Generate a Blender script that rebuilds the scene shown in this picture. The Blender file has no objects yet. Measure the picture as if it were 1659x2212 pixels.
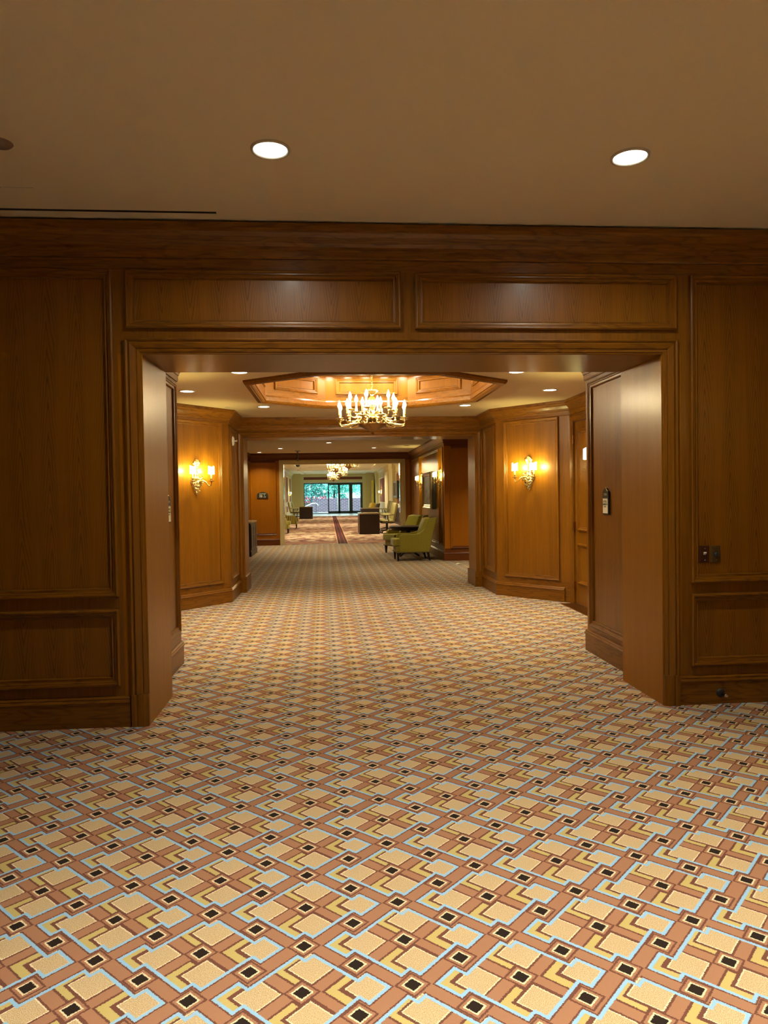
import bpy, bmesh, math, random
from mathutils import Vector, Matrix
R = random.Random(7)
PI = math.pi
C = bpy.context.scene.collection
SC = bpy.context.scene

# ------------------------------------------------------------------ camera, world, exposure
CAM_PITCH, CAM_YAW, CAM_ROLL = 0.02224753, 0.07843333, -0.01467652
def cam_axes(pitch, yaw, roll):
    f = Vector((math.sin(yaw)*math.cos(pitch), math.cos(yaw)*math.cos(pitch), -math.sin(pitch)))
    r0 = Vector((math.cos(yaw), -math.sin(yaw), 0)); u0 = r0.cross(f)
    r = math.cos(roll)*r0 + math.sin(roll)*u0
    u = -math.sin(roll)*r0 + math.cos(roll)*u0
    return r, u, f
cd = bpy.data.cameras.new('camera'); cam = bpy.data.objects.new('camera', cd); C.objects.link(cam)
r_, u_, f_ = cam_axes(CAM_PITCH, CAM_YAW, CAM_ROLL)
cam.matrix_world = Matrix(((r_.x, u_.x, -f_.x, 0), (r_.y, u_.y, -f_.y, 0), (r_.z, u_.z, -f_.z, 1.5), (0, 0, 0, 1)))
cd.sensor_fit = 'VERTICAL'; cd.sensor_height = 36; cd.lens = 1533*36/2212; cd.clip_end = 300; cd.clip_start = 0.05
SC.camera = cam
SC.view_settings.view_transform = 'Standard'; SC.view_settings.look = 'None'
SC.view_settings.gamma = 1; SC.view_settings.exposure = 0.0; SC.view_settings.use_curve_mapping = False
w = bpy.data.worlds.new('sky'); SC.world = w; w.use_nodes = True
bg = w.node_tree.nodes['Background']; bg.inputs[0].default_value = (0.62, 0.90, 1.0, 1); bg.inputs[1].default_value = 3.4
sl = bpy.data.lights.new('sun', 'SUN'); sl.energy = 5.0; sl.angle = 0.02; sl.color = (0.75, 1.0, 0.95)
so = bpy.data.objects.new('sun', sl); C.objects.link(so); so.rotation_euler = (math.radians(42), 0, math.radians(-25))

WARM = (1.0, 0.75, 0.42)      # incandescent bulbs
HALO = (1.0, 0.93, 0.78)      # ceiling downlights
HALO2 = (1.0, 0.87, 0.56)
P_ROOM1, P_ROOM2, P_ROOM3, P_ROOM4 = 19.0, 15.0, 19.0, 150.0
BULB_E, SHADE_E, SCONCE_W = 340.0, 7.0, 12.0

# ------------------------------------------------------------------ material helpers
class G:
    def __init__(s, name, rough=0.5, metallic=0.0):
        s.m = bpy.data.materials.new(name); s.m.use_nodes = True
        s.t = s.m.node_tree; s.n = s.t.nodes; s.l = s.t.links
        s.b = s.n['Principled BSDF']; s.b.inputs['Roughness'].default_value = rough; s.b.inputs['Metallic'].default_value = metallic
    def _in(s, sock, v):
        if isinstance(v, bpy.types.NodeSocket): s.l.new(v, sock)
        elif v is not None:
            try: sock.default_value = v
            except Exception: sock.default_value = tuple(v)+(1,)
    def math(s, op, a, b=None, c=None):
        n = s.n.new('ShaderNodeMath'); n.operation = op
        s._in(n.inputs[0], a)
        if b is not None: s._in(n.inputs[1], b)
        if c is not None: s._in(n.inputs[2], c)
        return n.outputs[0]
    def vmath(s, op, a, b=None):
        n = s.n.new('ShaderNodeVectorMath'); n.operation = op
        s._in(n.inputs[0], a)
        if b is not None: s._in(n.inputs[1], b)
        return n.outputs[0]
    def coord(s, kind='Object'):
        return s.n.new('ShaderNodeTexCoord').outputs[kind]
    def geo(s, k='Position'):
        return s.n.new('ShaderNodeNewGeometry').outputs[k]
    def sep(s, v):
        n = s.n.new('ShaderNodeSeparateXYZ'); s._in(n.inputs[0], v); return n.outputs
    def comb(s, x, y, z):
        n = s.n.new('ShaderNodeCombineXYZ')
        for i, v in enumerate((x, y, z)): s._in(n.inputs[i], v)
        return n.outputs[0]
    def noise(s, v, scale=1.0, detail=3.0, rough=0.5):
        n = s.n.new('ShaderNodeTexNoise'); s._in(n.inputs['Vector'], v)
        n.inputs['Scale'].default_value = scale; n.inputs['Detail'].default_value = detail; n.inputs['Roughness'].default_value = rough
        return n.outputs[0]
    def white(s, v):
        n = s.n.new('ShaderNodeTexWhiteNoise'); n.noise_dimensions = '1D'; s._in(n.inputs['W'], v); return n.outputs[0]
    def mix(s, f, a, b, mode='MIX'):
        n = s.n.new('ShaderNodeMix'); n.data_type = 'RGBA'; n.blend_type = mode
        s._in(n.inputs[0], f)
        for k, v in ((6, a), (7, b)):
            if isinstance(v, bpy.types.NodeSocket): s.l.new(v, n.inputs[k])
            else: n.inputs[k].default_value = tuple(v)+(1,)
        return n.outputs[2]
    def ramp(s, f, lo, hi, a=0.0, b=1.0):
        n = s.n.new('ShaderNodeMapRange'); n.interpolation_type = 'SMOOTHSTEP'
        s._in(n.inputs[0], f); n.inputs[1].default_value = lo; n.inputs[2].default_value = hi
        n.inputs[3].default_value = a; n.inputs[4].default_value = b
        return n.outputs[0]
    def bump(s, h, strength=0.2, dist=0.01):
        n = s.n.new('ShaderNodeBump'); n.inputs['Strength'].default_value = strength; n.inputs['Distance'].default_value = dist
        s._in(n.inputs['Height'], h); s.l.new(n.outputs[0], s.b.inputs['Normal'])
    def base(s, v): s._in(s.b.inputs['Base Color'], v if isinstance(v, bpy.types.NodeSocket) else tuple(v)+(1,))

def srgb(r, g, b):
    f = lambda c: (c/255/12.92) if c/255 <= 0.04045 else ((c/255+0.055)/1.055)**2.4
    return (f(r), f(g), f(b))

def wood(name, axis='Z', base=(0.215, 0.083, 0.003), dark=(0.070, 0.021, 0.001), cathedral=False, rough=0.30, coat=0.10, grain=1.0, crough=0.18, updown=1.0, ior=1.5):
    g = G(name, rough)
    co = g.coord('Object')
    x, y, z = g.sep(co)
    along = {'X': x, 'Y': y, 'Z': z}[axis]
    def sc(a, b):
        v = [a, a, a]; v['XYZ'.index(axis)] = b
        return g.vmath('MULTIPLY', co, tuple(v))
    big = g.noise(sc(9, 0.5), 1.0, 3, 0.6)
    mid = g.noise(sc(70, 2.2), 1.0, 4, 0.6)
    fine = g.noise(sc(330, 9), 1.0, 2, 0.5)
    f = g.math('ADD', g.math('MULTIPLY', g.ramp(mid, 0.42, 0.68), 0.30*grain), g.math('MULTIPLY', g.ramp(fine, 0.52, 0.72), 0.22*grain))
    f = g.math('ADD', f, g.math('MULTIPLY', g.ramp(big, 0.3, 0.7), 0.22))
    if cathedral or axis != 'Z':
        if cathedral:
            W = 0.186
            leaf = g.math('DIVIDE', x, W)
            idx = g.math('FLOOR', leaf)
            u = g.math('SUBTRACT', g.math('SUBTRACT', leaf, idx), 0.5)
            rnd = g.white(idx)
            wob = g.noise(g.vmath('MULTIPLY', co, (6, 6, 1.3)), 1.0, 2, 0.5)
            u = g.math('ADD', u, g.math('MULTIPLY', g.math('SUBTRACT', wob, 0.5), 0.16))
            r = g.math('SQRT', g.math('ADD', g.math('MULTIPLY', u, u), 0.0006))
            F = g.math('SUBTRACT', g.math('MULTIPLY', r, 3.0), g.math('ADD', g.math('MULTIPLY', z, 1.9*updown), g.math('MULTIPLY', rnd, 0.5)))
            F = g.math('ADD', F, g.math('MULTIPLY', wob, 0.7))
            s_ = g.math('SINE', g.math('MULTIPLY', F, 24.0))
            line = g.ramp(s_, 0.45, 0.98)
            fade = g.ramp(r, 0.12, 0.47, 1.0, 0.0)
            f = g.math('ADD', g.math('MULTIPLY', f, 0.6), g.math('MULTIPLY', g.math('MULTIPLY', line, fade), 0.52*grain))
        else:
            wob = g.noise(sc(6, 0.9), 1.0, 3, 0.55)
            s_ = g.math('SINE', g.math('MULTIPLY', wob, 75.0))
            f = g.math('ADD', f, g.math('MULTIPLY', g.ramp(s_, 0.2, 0.95), 0.34*grain))
    f = g.math('MINIMUM', f, 1.0)
    g.base(g.mix(f, base, dark))
    g.b.inputs['IOR'].default_value = ior; g.b.inputs['Coat IOR'].default_value = ior; g.b.inputs['Specular IOR Level'].default_value = 0.30; g.b.inputs['Coat Weight'].default_value = coat; g.b.inputs['Coat Roughness'].default_value = crough
    g._in(g.b.inputs['Roughness'], g.math('ADD', rough, g.math('MULTIPLY', fine, 0.12)))
    g.bump(g.math('ADD', mid, fine), 0.10, 0.002)
    return g.m

def plain(name, col, rough=0.6, metallic=0.0, noise_amt=0.08, nscale=40, bump=0.0, spec=None, coat=0.0):
    g = G(name, rough, metallic)
    n = g.noise(g.coord('Object'), nscale, 4, 0.6)
    a = tuple(c*(1-noise_amt) for c in col); b = tuple(min(1, c*(1+noise_amt)) for c in col)
    g.base(g.mix(n, a, b))
    if bump: g.bump(n, bump, 0.01)
    if spec is not None: g.b.inputs['Specular IOR Level'].default_value = spec
    if coat: g.b.inputs['Coat Weight'].default_value = coat
    return g.m
def emit(name, col, strength, base=(0.8, 0.8, 0.8)):
    g = G(name, 0.5); g.base(base)
    n = g.noise(g.coord('Object'), 12, 1)
    g._in(g.b.inputs['Emission Color'], g.mix(g.math('MULTIPLY', n, 0.12), col, tuple(c*0.9 for c in col)))
    g.b.inputs['Emission Strength'].default_value = strength
    return g.m

WV = wood('oak_vertical', 'Z')
WH = wood('oak_horizontal', 'X')
WPAN = wood('oak_veneer_panel', 'Z', cathedral=True)
WPAN2 = wood('oak_veneer_tall_panel', 'Z', cathedral=True, updown=-0.8)
WJ = wood('oak_jamb', 'Z', base=(0.30, 0.118, 0.002), dark=(0.18, 0.063, 0.001), rough=0.36, coat=0.30, grain=0.55, crough=0.24, ior=1.33)
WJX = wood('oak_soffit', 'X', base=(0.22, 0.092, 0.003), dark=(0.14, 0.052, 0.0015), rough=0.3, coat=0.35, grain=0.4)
WFAR = wood('warm_lit_wood_vertical', 'Z', base=(0.38, 0.125, 0.003), dark=(0.24, 0.070, 0.0015), grain=0.5)  # warm light on the far walls is put into this wood colour
WFARH = wood('red_brown_wood_horizontal', 'X', base=(0.16, 0.040, 0.003), dark=(0.08, 0.018, 0.002), grain=0.6)  # darker, redder copy for the crown and rails of those walls
DARKW = plain('espresso_wood', (0.016, 0.007, 0.004), 0.40, noise_amt=0.3, nscale=25, spec=0.25, coat=0.08)
GAP = plain('shadow_gap', (0.012, 0.010, 0.007), 0.9)
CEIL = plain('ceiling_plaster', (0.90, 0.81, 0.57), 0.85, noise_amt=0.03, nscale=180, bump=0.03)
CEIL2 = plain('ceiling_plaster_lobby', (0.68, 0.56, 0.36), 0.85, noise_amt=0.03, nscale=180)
CREAM = plain('cream_paint', (0.66, 0.56, 0.27), 0.5, noise_amt=0.03)
CREAMW = plain('cream_wallcovering', (0.66, 0.52, 0.22), 0.8, noise_amt=0.05)
MAUVE = plain('mauve_wallcovering', (0.28, 0.085, 0.05), 0.8, noise_amt=0.1)
BROWNW = plain('brown_wallcovering', (0.16, 0.035, 0.015), 0.8)
WHITEP = plain('white_paint', (0.75, 0.74, 0.68), 0.4, noise_amt=0.03)
BRASS = plain('antique_brass', (0.86, 0.68, 0.32), 0.26, 1.0, noise_amt=0.3, nscale=60, bump=0.25)
BRASSD = plain('dark_brass', (0.32, 0.17, 0.06), 0.3, 1.0, noise_amt=0.35, nscale=50, bump=0.3)
GOLD = plain('gilt_frame', (0.30, 0.21, 0.07), 0.32, 0.8, noise_amt=0.3, nscale=60, bump=0.3)
BLACK = plain('black_lacquer', (0.012, 0.012, 0.010), 0.35)
BLACKP = plain('black_plastic', (0.02, 0.02, 0.02), 0.45)
CHROME = plain('chrome', (0.8, 0.8, 0.8), 0.12, 1.0, noise_amt=0.02)
CANDLE = plain('ivory_candle', (0.80, 0.62, 0.30), 0.5, noise_amt=0.04)
PLATEB = plain('brown_plate', (0.055, 0.016, 0.008), 0.25, noise_amt=0.05)
PLATEG = plain('bronze_plate', (0.13, 0.085, 0.03), 0.3, 0.6, noise_amt=0.1)
PAPER = plain('printed_card', (0.78, 0.76, 0.58), 0.6, noise_amt=0.02)
INK = plain('grey_ink', (0.16, 0.17, 0.10), 0.6)
SILVERT = plain('silver_lettering', (0.55, 0.52, 0.42), 0.4)
MARBLE = plain('marble_top', (0.42, 0.33, 0.17), 0.18, noise_amt=0.45, nscale=14)
BULB = emit('flame_bulb', (1.0, 0.80, 0.44), BULB_E)
SHADE = emit('silk_shade', (1.0, 0.86, 0.58), SHADE_E)
LENS_B = emit('recess_lamp_lens', (1.0, 0.97, 0.90), 200.0)
LENS = emit('downlight_lens', (1.0, 0.95, 0.80), 14.0)
RING = plain('downlight_trim', (0.55, 0.50, 0.38), 0.35, noise_amt=0.02)

def fabric_diamond(name, a, b, scale=26.0, thr=0.30, rough=0.75):
    g = G(name, rough)
    x, y, z = g.sep(g.coord('Object'))
    h = g.math('ADD', x, y)
    p = g.math('MULTIPLY', g.math('ADD', h, z), scale); q = g.math('MULTIPLY', g.math('SUBTRACT', h, z), scale)
    fp = g.math('ABSOLUTE', g.math('SUBTRACT', g.math('FRACT', p), 0.5)); fq = g.math('ABSOLUTE', g.math('SUBTRACT', g.math('FRACT', q), 0.5))
    f = g.math('LESS_THAN', g.math('MAXIMUM', fp, fq), thr)
    n = g.noise(g.coord('Object'), 220, 2)
    g.base(g.mix(g.math('MULTIPLY', n, 0.3), g.mix(f, a, b), tuple(c*0.6 for c in a)))
    g.b.inputs['Sheen Weight'].default_value = 0.3
    return g.m
FAB_D = fabric_diamond('olive_diamond_fabric', (0.34, 0.28, 0.008), (0.09, 0.055, 0.006), thr=0.24)
FAB_P = plain('chartreuse_velvet', (0.40, 0.36, 0.004), 0.6, noise_amt=0.2, nscale=30)
FAB_B = plain('olive_brown_fabric', (0.13, 0.085, 0.02), 0.8, noise_amt=0.25, nscale=120)
FAB_DK = plain('dark_brown_fabric', (0.04, 0.025, 0.012), 0.8, noise_amt=0.3, nscale=90)
FAB_O = plain('khaki_leather', (0.20, 0.165, 0.045), 0.5, noise_amt=0.1)
def stripe_fabric():
    g = G('green_striped_fabric', 0.75)
    x, y, z = g.sep(g.coord('Object'))
    f = g.math('GREATER_THAN', g.math('SINE', g.math('MULTIPLY', g.math('ADD', x, y), 70.0)), 0.1)
    g.base(g.mix(f, (0.30, 0.25, 0.02), (0.07, 0.05, 0.01))); return g.m
FAB_S = stripe_fabric()

# ------------------------------------------------------------------ patterned carpet (tufted tile motif on an oblique lattice)
def carpet():
    g = G('patterned_carpet', 0.95)
    g.b.inputs['Specular IOR Level'].default_value = 0.1
    pos = g.geo()
    wob = g.n.new('ShaderNodeTexNoise'); g._in(wob.inputs['Vector'], pos); wob.inputs['Scale'].default_value = 260; wob.inputs['Detail'].default_value = 1
    wv = g.vmath('MULTIPLY', g.vmath('SUBTRACT', wob.outputs['Color'], (0.5, 0.5, 0.5)), (0.009, 0.009, 0))
    x, y, _ = g.sep(g.vmath('ADD', pos, wv))
    ox, oy, ux, vx, uy, vy = 0.23358114, 2.35672541, 0.16838078, 0.16984801, 0.11256937, -0.11066773
    det = ux*vy - vx*uy
    dx = g.math('SUBTRACT', x, ox); dy = g.math('SUBTRACT', y, oy)
    i = g.math('ADD', g.math('MULTIPLY', dx, vy/det), g.math('MULTIPLY', dy, -vx/det))
    j = g.math('ADD', g.math('MULTIPLY', dx, -uy/det), g.math('MULTIPLY', dy, ux/det))
    def red(a, per):
        return g.math('SUBTRACT', a, g.math('MULTIPLY', g.math('ROUND', g.math('DIVIDE', a, per)), per))
    i2, j2 = red(i, 2.0), red(j, 2.0); i1, j1 = red(i, 1.0), red(j, 1.0)
    PQ = g.comb(g.math('MULTIPLY_ADD', i2, 5.0, j2), g.math('MULTIPLY_ADD', j2, 5.0, i2), 0.0)
    B = g.comb(g.math('MULTIPLY_ADD', i1, 5.0, j1), g.math('MULTIPLY_ADD', j1, 5.0, i1), 0.0)
    def rect(p0, p1, q0, q1, v=PQ):
        d = g.vmath('SUBTRACT', g.vmath('ABSOLUTE', g.vmath('SUBTRACT', v, ((p0+p1)/2, (q0+q1)/2, 0))), ((p1-p0)/2, (q1-q0)/2, 0))
        s = g.sep(d); return g.math('MAXIMUM', s[0], s[1])
    def mn(*a):
        r = a[0]
        for k in a[1:]: r = g.math('MINIMUM', r, k)
        return r
    neg = lambda a: g.math('MULTIPLY', a, -1.0)
    S0 = rect(-3.85, 3.82, -3.6, 3.85)
    S0 = g.math('MAXIMUM', S0, neg(rect(2.9, 6.0, -6.0, -2.65)))
    S0 = g.math('MAXIMUM', S0, neg(rect(-6.0, -2.8, 2.8, 6.0)))
    block = mn(S0, rect(-4.85, -2.25, -4.75, -2.2), rect(2.25, 4.82, 2.3, 4.87))
    bands = mn(rect(1.0, 3.6, 0.10, 1.08), rect(0.12, 1.0, 1.0, 3.6), rect(-3.6, -1.0, -0.95, 0.06), rect(-0.93, 0.10, -3.4, -1.0))
    yel = mn(rect(0.30, 0.85, -3.4, -1.1), rect(0.30, 2.7, -3.5, -3.05), rect(1.18, 1.92, 1.30, 3.7), rect(1.18, 3.55, 1.30, 1.92),
             rect(-4.55, -4.02, -4.5, -2.45), rect(-4.55, -2.5, -4.5, -4.0), rect(-3.6, -3.0, 0.25, 2.65), rect(-3.6, -1.2, 0.25, 0.88))
    bei = mn(rect(1.12, 3.7, -2.85, -0.10), rect(2.32, 4.6, 2.25, 4.65), rect(-3.75, -1.12, -3.6, -1.1), rect(-2.7, -0.2, 1.15, 3.7))
    lt = lambda a, t: g.math('LESS_THAN', a, t)
    gt = lambda a, t: g.math('GREATER_THAN', a, t)
    TAN, DK, BLUE, YEL, BEI, CRM, BLK = srgb(158, 114, 86), srgb(108, 69, 55), srgb(142, 184, 214), srgb(184, 166, 104), srgb(186, 160, 124), srgb(222, 206, 168), srgb(40, 31, 25)
    sp = g.ramp(g.noise(pos, 400, 2, 0.6), 0.40, 0.60)
    beic = g.mix(sp, srgb(164, 134, 98), srgb(212, 190, 146))
    col = g.mix(lt(block, 0.14), TAN, DK)
    col = g.mix(lt(block, -0.2), col, DK)
    col = g.mix(lt(bands, 0.0), col, TAN)
    col = g.mix(lt(yel, 0.0), col, YEL)
    col = g.mix(lt(bei, 0.0), col, CRM)
    col = g.mix(lt(bei, -0.10), col, beic)
    col = g.mix(g.math('MULTIPLY', lt(block, 0.0), gt(block, -0.30)), col, BLUE)
    box = rect(-1, 1, -1, 1, B)
    for t, c in ((0.02, DK), (-0.15, TAN), (-0.36, CRM), (-0.50, BLK)): col = g.mix(lt(box, t), col, c)
    pile = g.noise(pos, 700, 2, 0.6)
    col = g.mix(0.55, col, g.mix(pile, (0.35, 0.35, 0.35), (0.68, 0.68, 0.68)), 'OVERLAY')
    g.base(col)
    g.bump(pile, 0.35, 0.006)
    return g.m
CARPET = carpet()

def carpet_red():
    g = G('red_gallery_carpet', 0.95); g.b.inputs['Specular IOR Level'].default_value = 0.1
    pos = g.geo(); x, y, _ = g.sep(pos)
    gold, salmon, red, dred = srgb(166, 144, 116), srgb(150, 106, 90), srgb(100, 52, 48), srgb(62, 26, 26)
    n = g.ramp(g.noise(g.vmath('MULTIPLY', pos, (3.0, 1.2, 1)), 1.0, 3, 0.6), 0.42, 0.6)
    col = g.mix(n, gold, srgb(118, 84, 70))
    fy = g.math('FRACT', g.math('DIVIDE', g.math('SUBTRACT', y, 22.9), 9.0))
    col = g.mix(g.math('LESS_THAN', g.math('ABSOLUTE', g.math('SUBTRACT', fy, 0.06)), 0.045), col, salmon)
    for c0 in (0.13, 0.30, 0.62, 0.93):
        col = g.mix(g.math('LESS_THAN', g.math('ABSOLUTE', g.math('SUBTRACT', fy, c0)), 0.012), col, red)
    vx = g.math('ABSOLUTE', g.math('SUBTRACT', g.math('FRACT', g.math('MULTIPLY', x, 1.6)), 0.5))
    med = g.math('LESS_THAN', g.math('ADD', vx, g.math('MULTIPLY', g.math('ABSOLUTE', g.math('SUBTRACT', fy, 0.22)), 6.0)), 0.3)
    col = g.mix(med, col, red)
    ax = g.math('ABSOLUTE', g.math('SUBTRACT', x, 0.46))
    col = g.mix(g.math('LESS_THAN', ax, 0.19), col, srgb(180, 136, 104))
    col = g.mix(g.math('LESS_THAN', ax, 0.155), col, dred)
    col = g.mix(g.math('LESS_THAN', g.math('ABSOLUTE', g.math('SUBTRACT', ax, 0.07)), 0.018), col, red)
    g.base(col); return g.m
CARPET2 = carpet_red()

# ------------------------------------------------------------------ mesh builder
class MB:
    def __init__(s): s.v = []; s.f = []; s.mi = []; s.mats = []; s.sm = []
    def mat(s, m):
        if m not in s.mats: s.mats.append(m)
        return s.mats.index(m)
    def face(s, pts, m, smooth=False):
        b = len(s.v); s.v.extend([tuple(p) for p in pts]); s.f.append(tuple(range(b, b+len(pts)))); s.mi.append(s.mat(m)); s.sm.append(smooth)
    def grid(s, rows, m, close=False, smooth=True, flip=False):
        b = len(s.v); nr = len(rows); nc = len(rows[0]); k = s.mat(m)
        for r in rows: s.v.extend([tuple(p) for p in r])
        for i in range(nr-1):
            for j in range(nc if close else nc-1):
                a = b+i*nc+j; a2 = b+i*nc+(j+1) % nc; c = a2+nc; d = a+nc
                s.f.append((a, d, c, a2) if flip else (a, a2, c, d)); s.mi.append(k); s.sm.append(smooth)
    def box(s, a, b, m):
        x0, y0, z0 = a; x1, y1, z1 = b
        p = [(x0, y0, z0), (x1, y0, z0), (x1, y1, z0), (x0, y1, z0), (x0, y0, z1), (x1, y0, z1), (x1, y1, z1), (x0, y1, z1)]
        for q in ((0, 3, 2, 1), (4, 5, 6, 7), (0, 1, 5, 4), (1, 2, 6, 5), (2, 3, 7, 6), (3, 0, 4, 7)): s.face([p[i] for i in q], m)
    def lathe(s, prof, m, c=(0, 0, 0), n=20, flute=0.0, nf=12, smooth=True):
        rows = []
        for r, z in prof:
            rows.append([(c[0]+r*(1+flute*math.cos(nf*2*PI*k/n))*math.cos(2*PI*k/n), c[1]+r*(1+flute*math.cos(nf*2*PI*k/n))*math.sin(2*PI*k/n), c[2]+z) for k in range(n)])
        s.grid(rows, m, close=True, smooth=smooth)
    def tube(s, pts, r, m, n=8, cap=True):
        pts = [Vector(p) for p in pts]; rr = r if isinstance(r, (list, tuple)) else [r]*len(pts)
        rows = []; up = Vector((0, 0, 1))
        for i, p in enumerate(pts):
            t = (pts[min(i+1, len(pts)-1)]-pts[max(i-1, 0)]).normalized()
            a = t.cross(up)
            if a.length < 0.05: a = t.cross(Vector((1, 0, 0)))
            a.normalize(); b = a.cross(t)
            rows.append([p+rr[i]*(math.cos(2*PI*k/n)*a+math.sin(2*PI*k/n)*b) for k in range(n)])
        s.grid(rows, m, close=True)
        if cap: s.face(rows[0], m); s.face(rows[-1][::-1], m)
    def prism(s, poly, a, b, m, axis='X'):
        # poly in the two other axes, extruded along axis from a to b
        def P(u, v, w):
            return {'X': (w, u, v), 'Y': (u, w, v), 'Z': (u, v, w)}[axis]
        n = len(poly)
        s.face([P(u, v, a) for u, v in poly], m); s.face([P(u, v, b) for u, v in poly][::-1], m)
        for i in range(n):
            j = (i+1) % n
            s.face([P(*poly[i], a), P(*poly[i], b), P(*poly[j], b), P(*poly[j], a)], m)
    def build(s, name, parent=None, mat_world=None, bevel=0, subsurf=0, fix=True):
        me = bpy.data.meshes.new(name); me.from_pydata(s.v, [], s.f)
        for m in s.mats: me.materials.append(m)
        me.polygons.foreach_set('material_index', s.mi); me.polygons.foreach_set('use_smooth', s.sm)
        bm = bmesh.new(); bm.from_mesh(me); bmesh.ops.remove_doubles(bm, verts=bm.verts, dist=1e-5)
        if fix: bmesh.ops.recalc_face_normals(bm, faces=bm.faces)
        if bevel:
            bmesh.ops.bevel(bm, geom=[e for e in bm.edges if e.is_manifold and e.calc_face_angle(0) > 0.5], offset=bevel, segments=3, affect='EDGES', profile=0.6)
            for f in bm.faces: f.smooth = True
        bm.to_mesh(me); bm.free(); me.update()
        o = bpy.data.objects.new(name, me); C.objects.link(o)
        if parent: o.parent = parent
        elif mat_world is not None: o.matrix_world = mat_world
        if subsurf:
            md = o.modifiers.new('s', 'SUBSURF'); md.levels = md.render_levels = subsurf
        return o

def tag(o, label=None, cat=None, group=None, kind=None):
    if label: o['label'] = label
    if cat: o['category'] = cat
    if group: o['group'] = group
    if kind: o['kind'] = kind
    return o
def struct(o, label=None, cat=None): return tag(o, label, cat, kind='structure')
def thing(name, loc, label, cat, group=None, rz=0):
    o = bpy.data.objects.new(name, None); o.empty_display_size = 0.1; C.objects.link(o)
    o.location = loc; o.rotation_euler = (0, 0, rz)
    return tag(o, label, cat, group)
def kids(o): return [c for c in bpy.data.objects if c.parent == o]
def dup(root, loc, rz=None, label=None, group=None):
    r = root.copy(); C.objects.link(r); r.location = loc
    if rz is not None: r.rotation_euler = (0, 0, rz)
    if label: r['label'] = label
    if group: r['group'] = group
    def rec(src, dst):
        for ch in kids_map.get(src.name, []):
            c = ch.copy(); C.objects.link(c); c.parent = dst; rec(ch, c)
    kids_map = {}
    for ob in bpy.data.objects:
        if ob.parent: kids_map.setdefault(ob.parent.name, []).append(ob)
    rec(root, r)
    return r

# ------------------------------------------------------------------ walls
PANEL_PROF = [(0, 0), (0.0, 0.020), (0.010, 0.026), (0.018, 0.020), (0.024, 0.020), (0.030, 0.012), (0.044, 0.010), (0.050, 0.012), (0.055, 0.004), (0.057, -0.006)]
PANEL_DEEP = [(0, 0), (0.0, 0.030), (0.008, 0.036), (0.016, 0.034), (0.022, 0.026), (0.028, 0.026), (0.034, 0.014), (0.044, 0.012), (0.050, 0.014), (0.055, 0.004), (0.057, -0.008)]
CROWN_PROF = [(0.0, 0.0), (0.014, 0.0), (0.018, 0.012), (0.018, 0.05), (0.026, 0.056), (0.030, 0.075), (0.045, 0.095), (0.075, 0.125), (0.092, 0.150), (0.100, 0.155), (0.105, 0.172), (0.105, 0.205)]   # (out, up) 0.205 high
BASE_PROF = [(0.020, 0.0), (0.020, 0.155), (0.026, 0.160), (0.030, 0.168), (0.026, 0.176), (0.018, 0.182), (0.020, 0.190), (0.010, 0.200), (0.0, 0.204)]
def frame_M(p0, p1):
    a = math.atan2(p1[1]-p0[1], p1[0]-p0[0])
    return Matrix.Translation((p0[0], p0[1], 0)) @ Matrix.Rotation(a, 4, 'Z')
def panel(parent, x0, x1, z0, z1, mv=None, mh=None, mp=None, prof=PANEL_PROF, name='raised_panel'):
    mv = mv or WV; mh = mh or WH; mp = mp or WPAN
    mb = MB()
    for (i0, h0), (i1, h1) in zip(prof[:-1], prof[1:]):
        A = [(x0+i0, -h0, z0+i0), (x1-i0, -h0, z0+i0), (x1-i0, -h0, z1-i0), (x0+i0, -h0, z1-i0)]
        B = [(x0+i1, -h1, z0+i1), (x1-i1, -h1, z0+i1), (x1-i1, -h1, z1-i1), (x0+i1, -h1, z1-i1)]
        for k in range(4):
            l = (k+1) % 4
            mb.face([A[k], A[l], B[l], B[k]], mh if k in (0, 2) else mv)
    i, h = prof[-1]
    mb.face([(x0+i, -h, z0+i), (x1-i, -h, z0+i), (x1-i, -h, z1-i), (x0+i, -h, z1-i)], mp)
    return mb.build(name, parent, fix=False)
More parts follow.
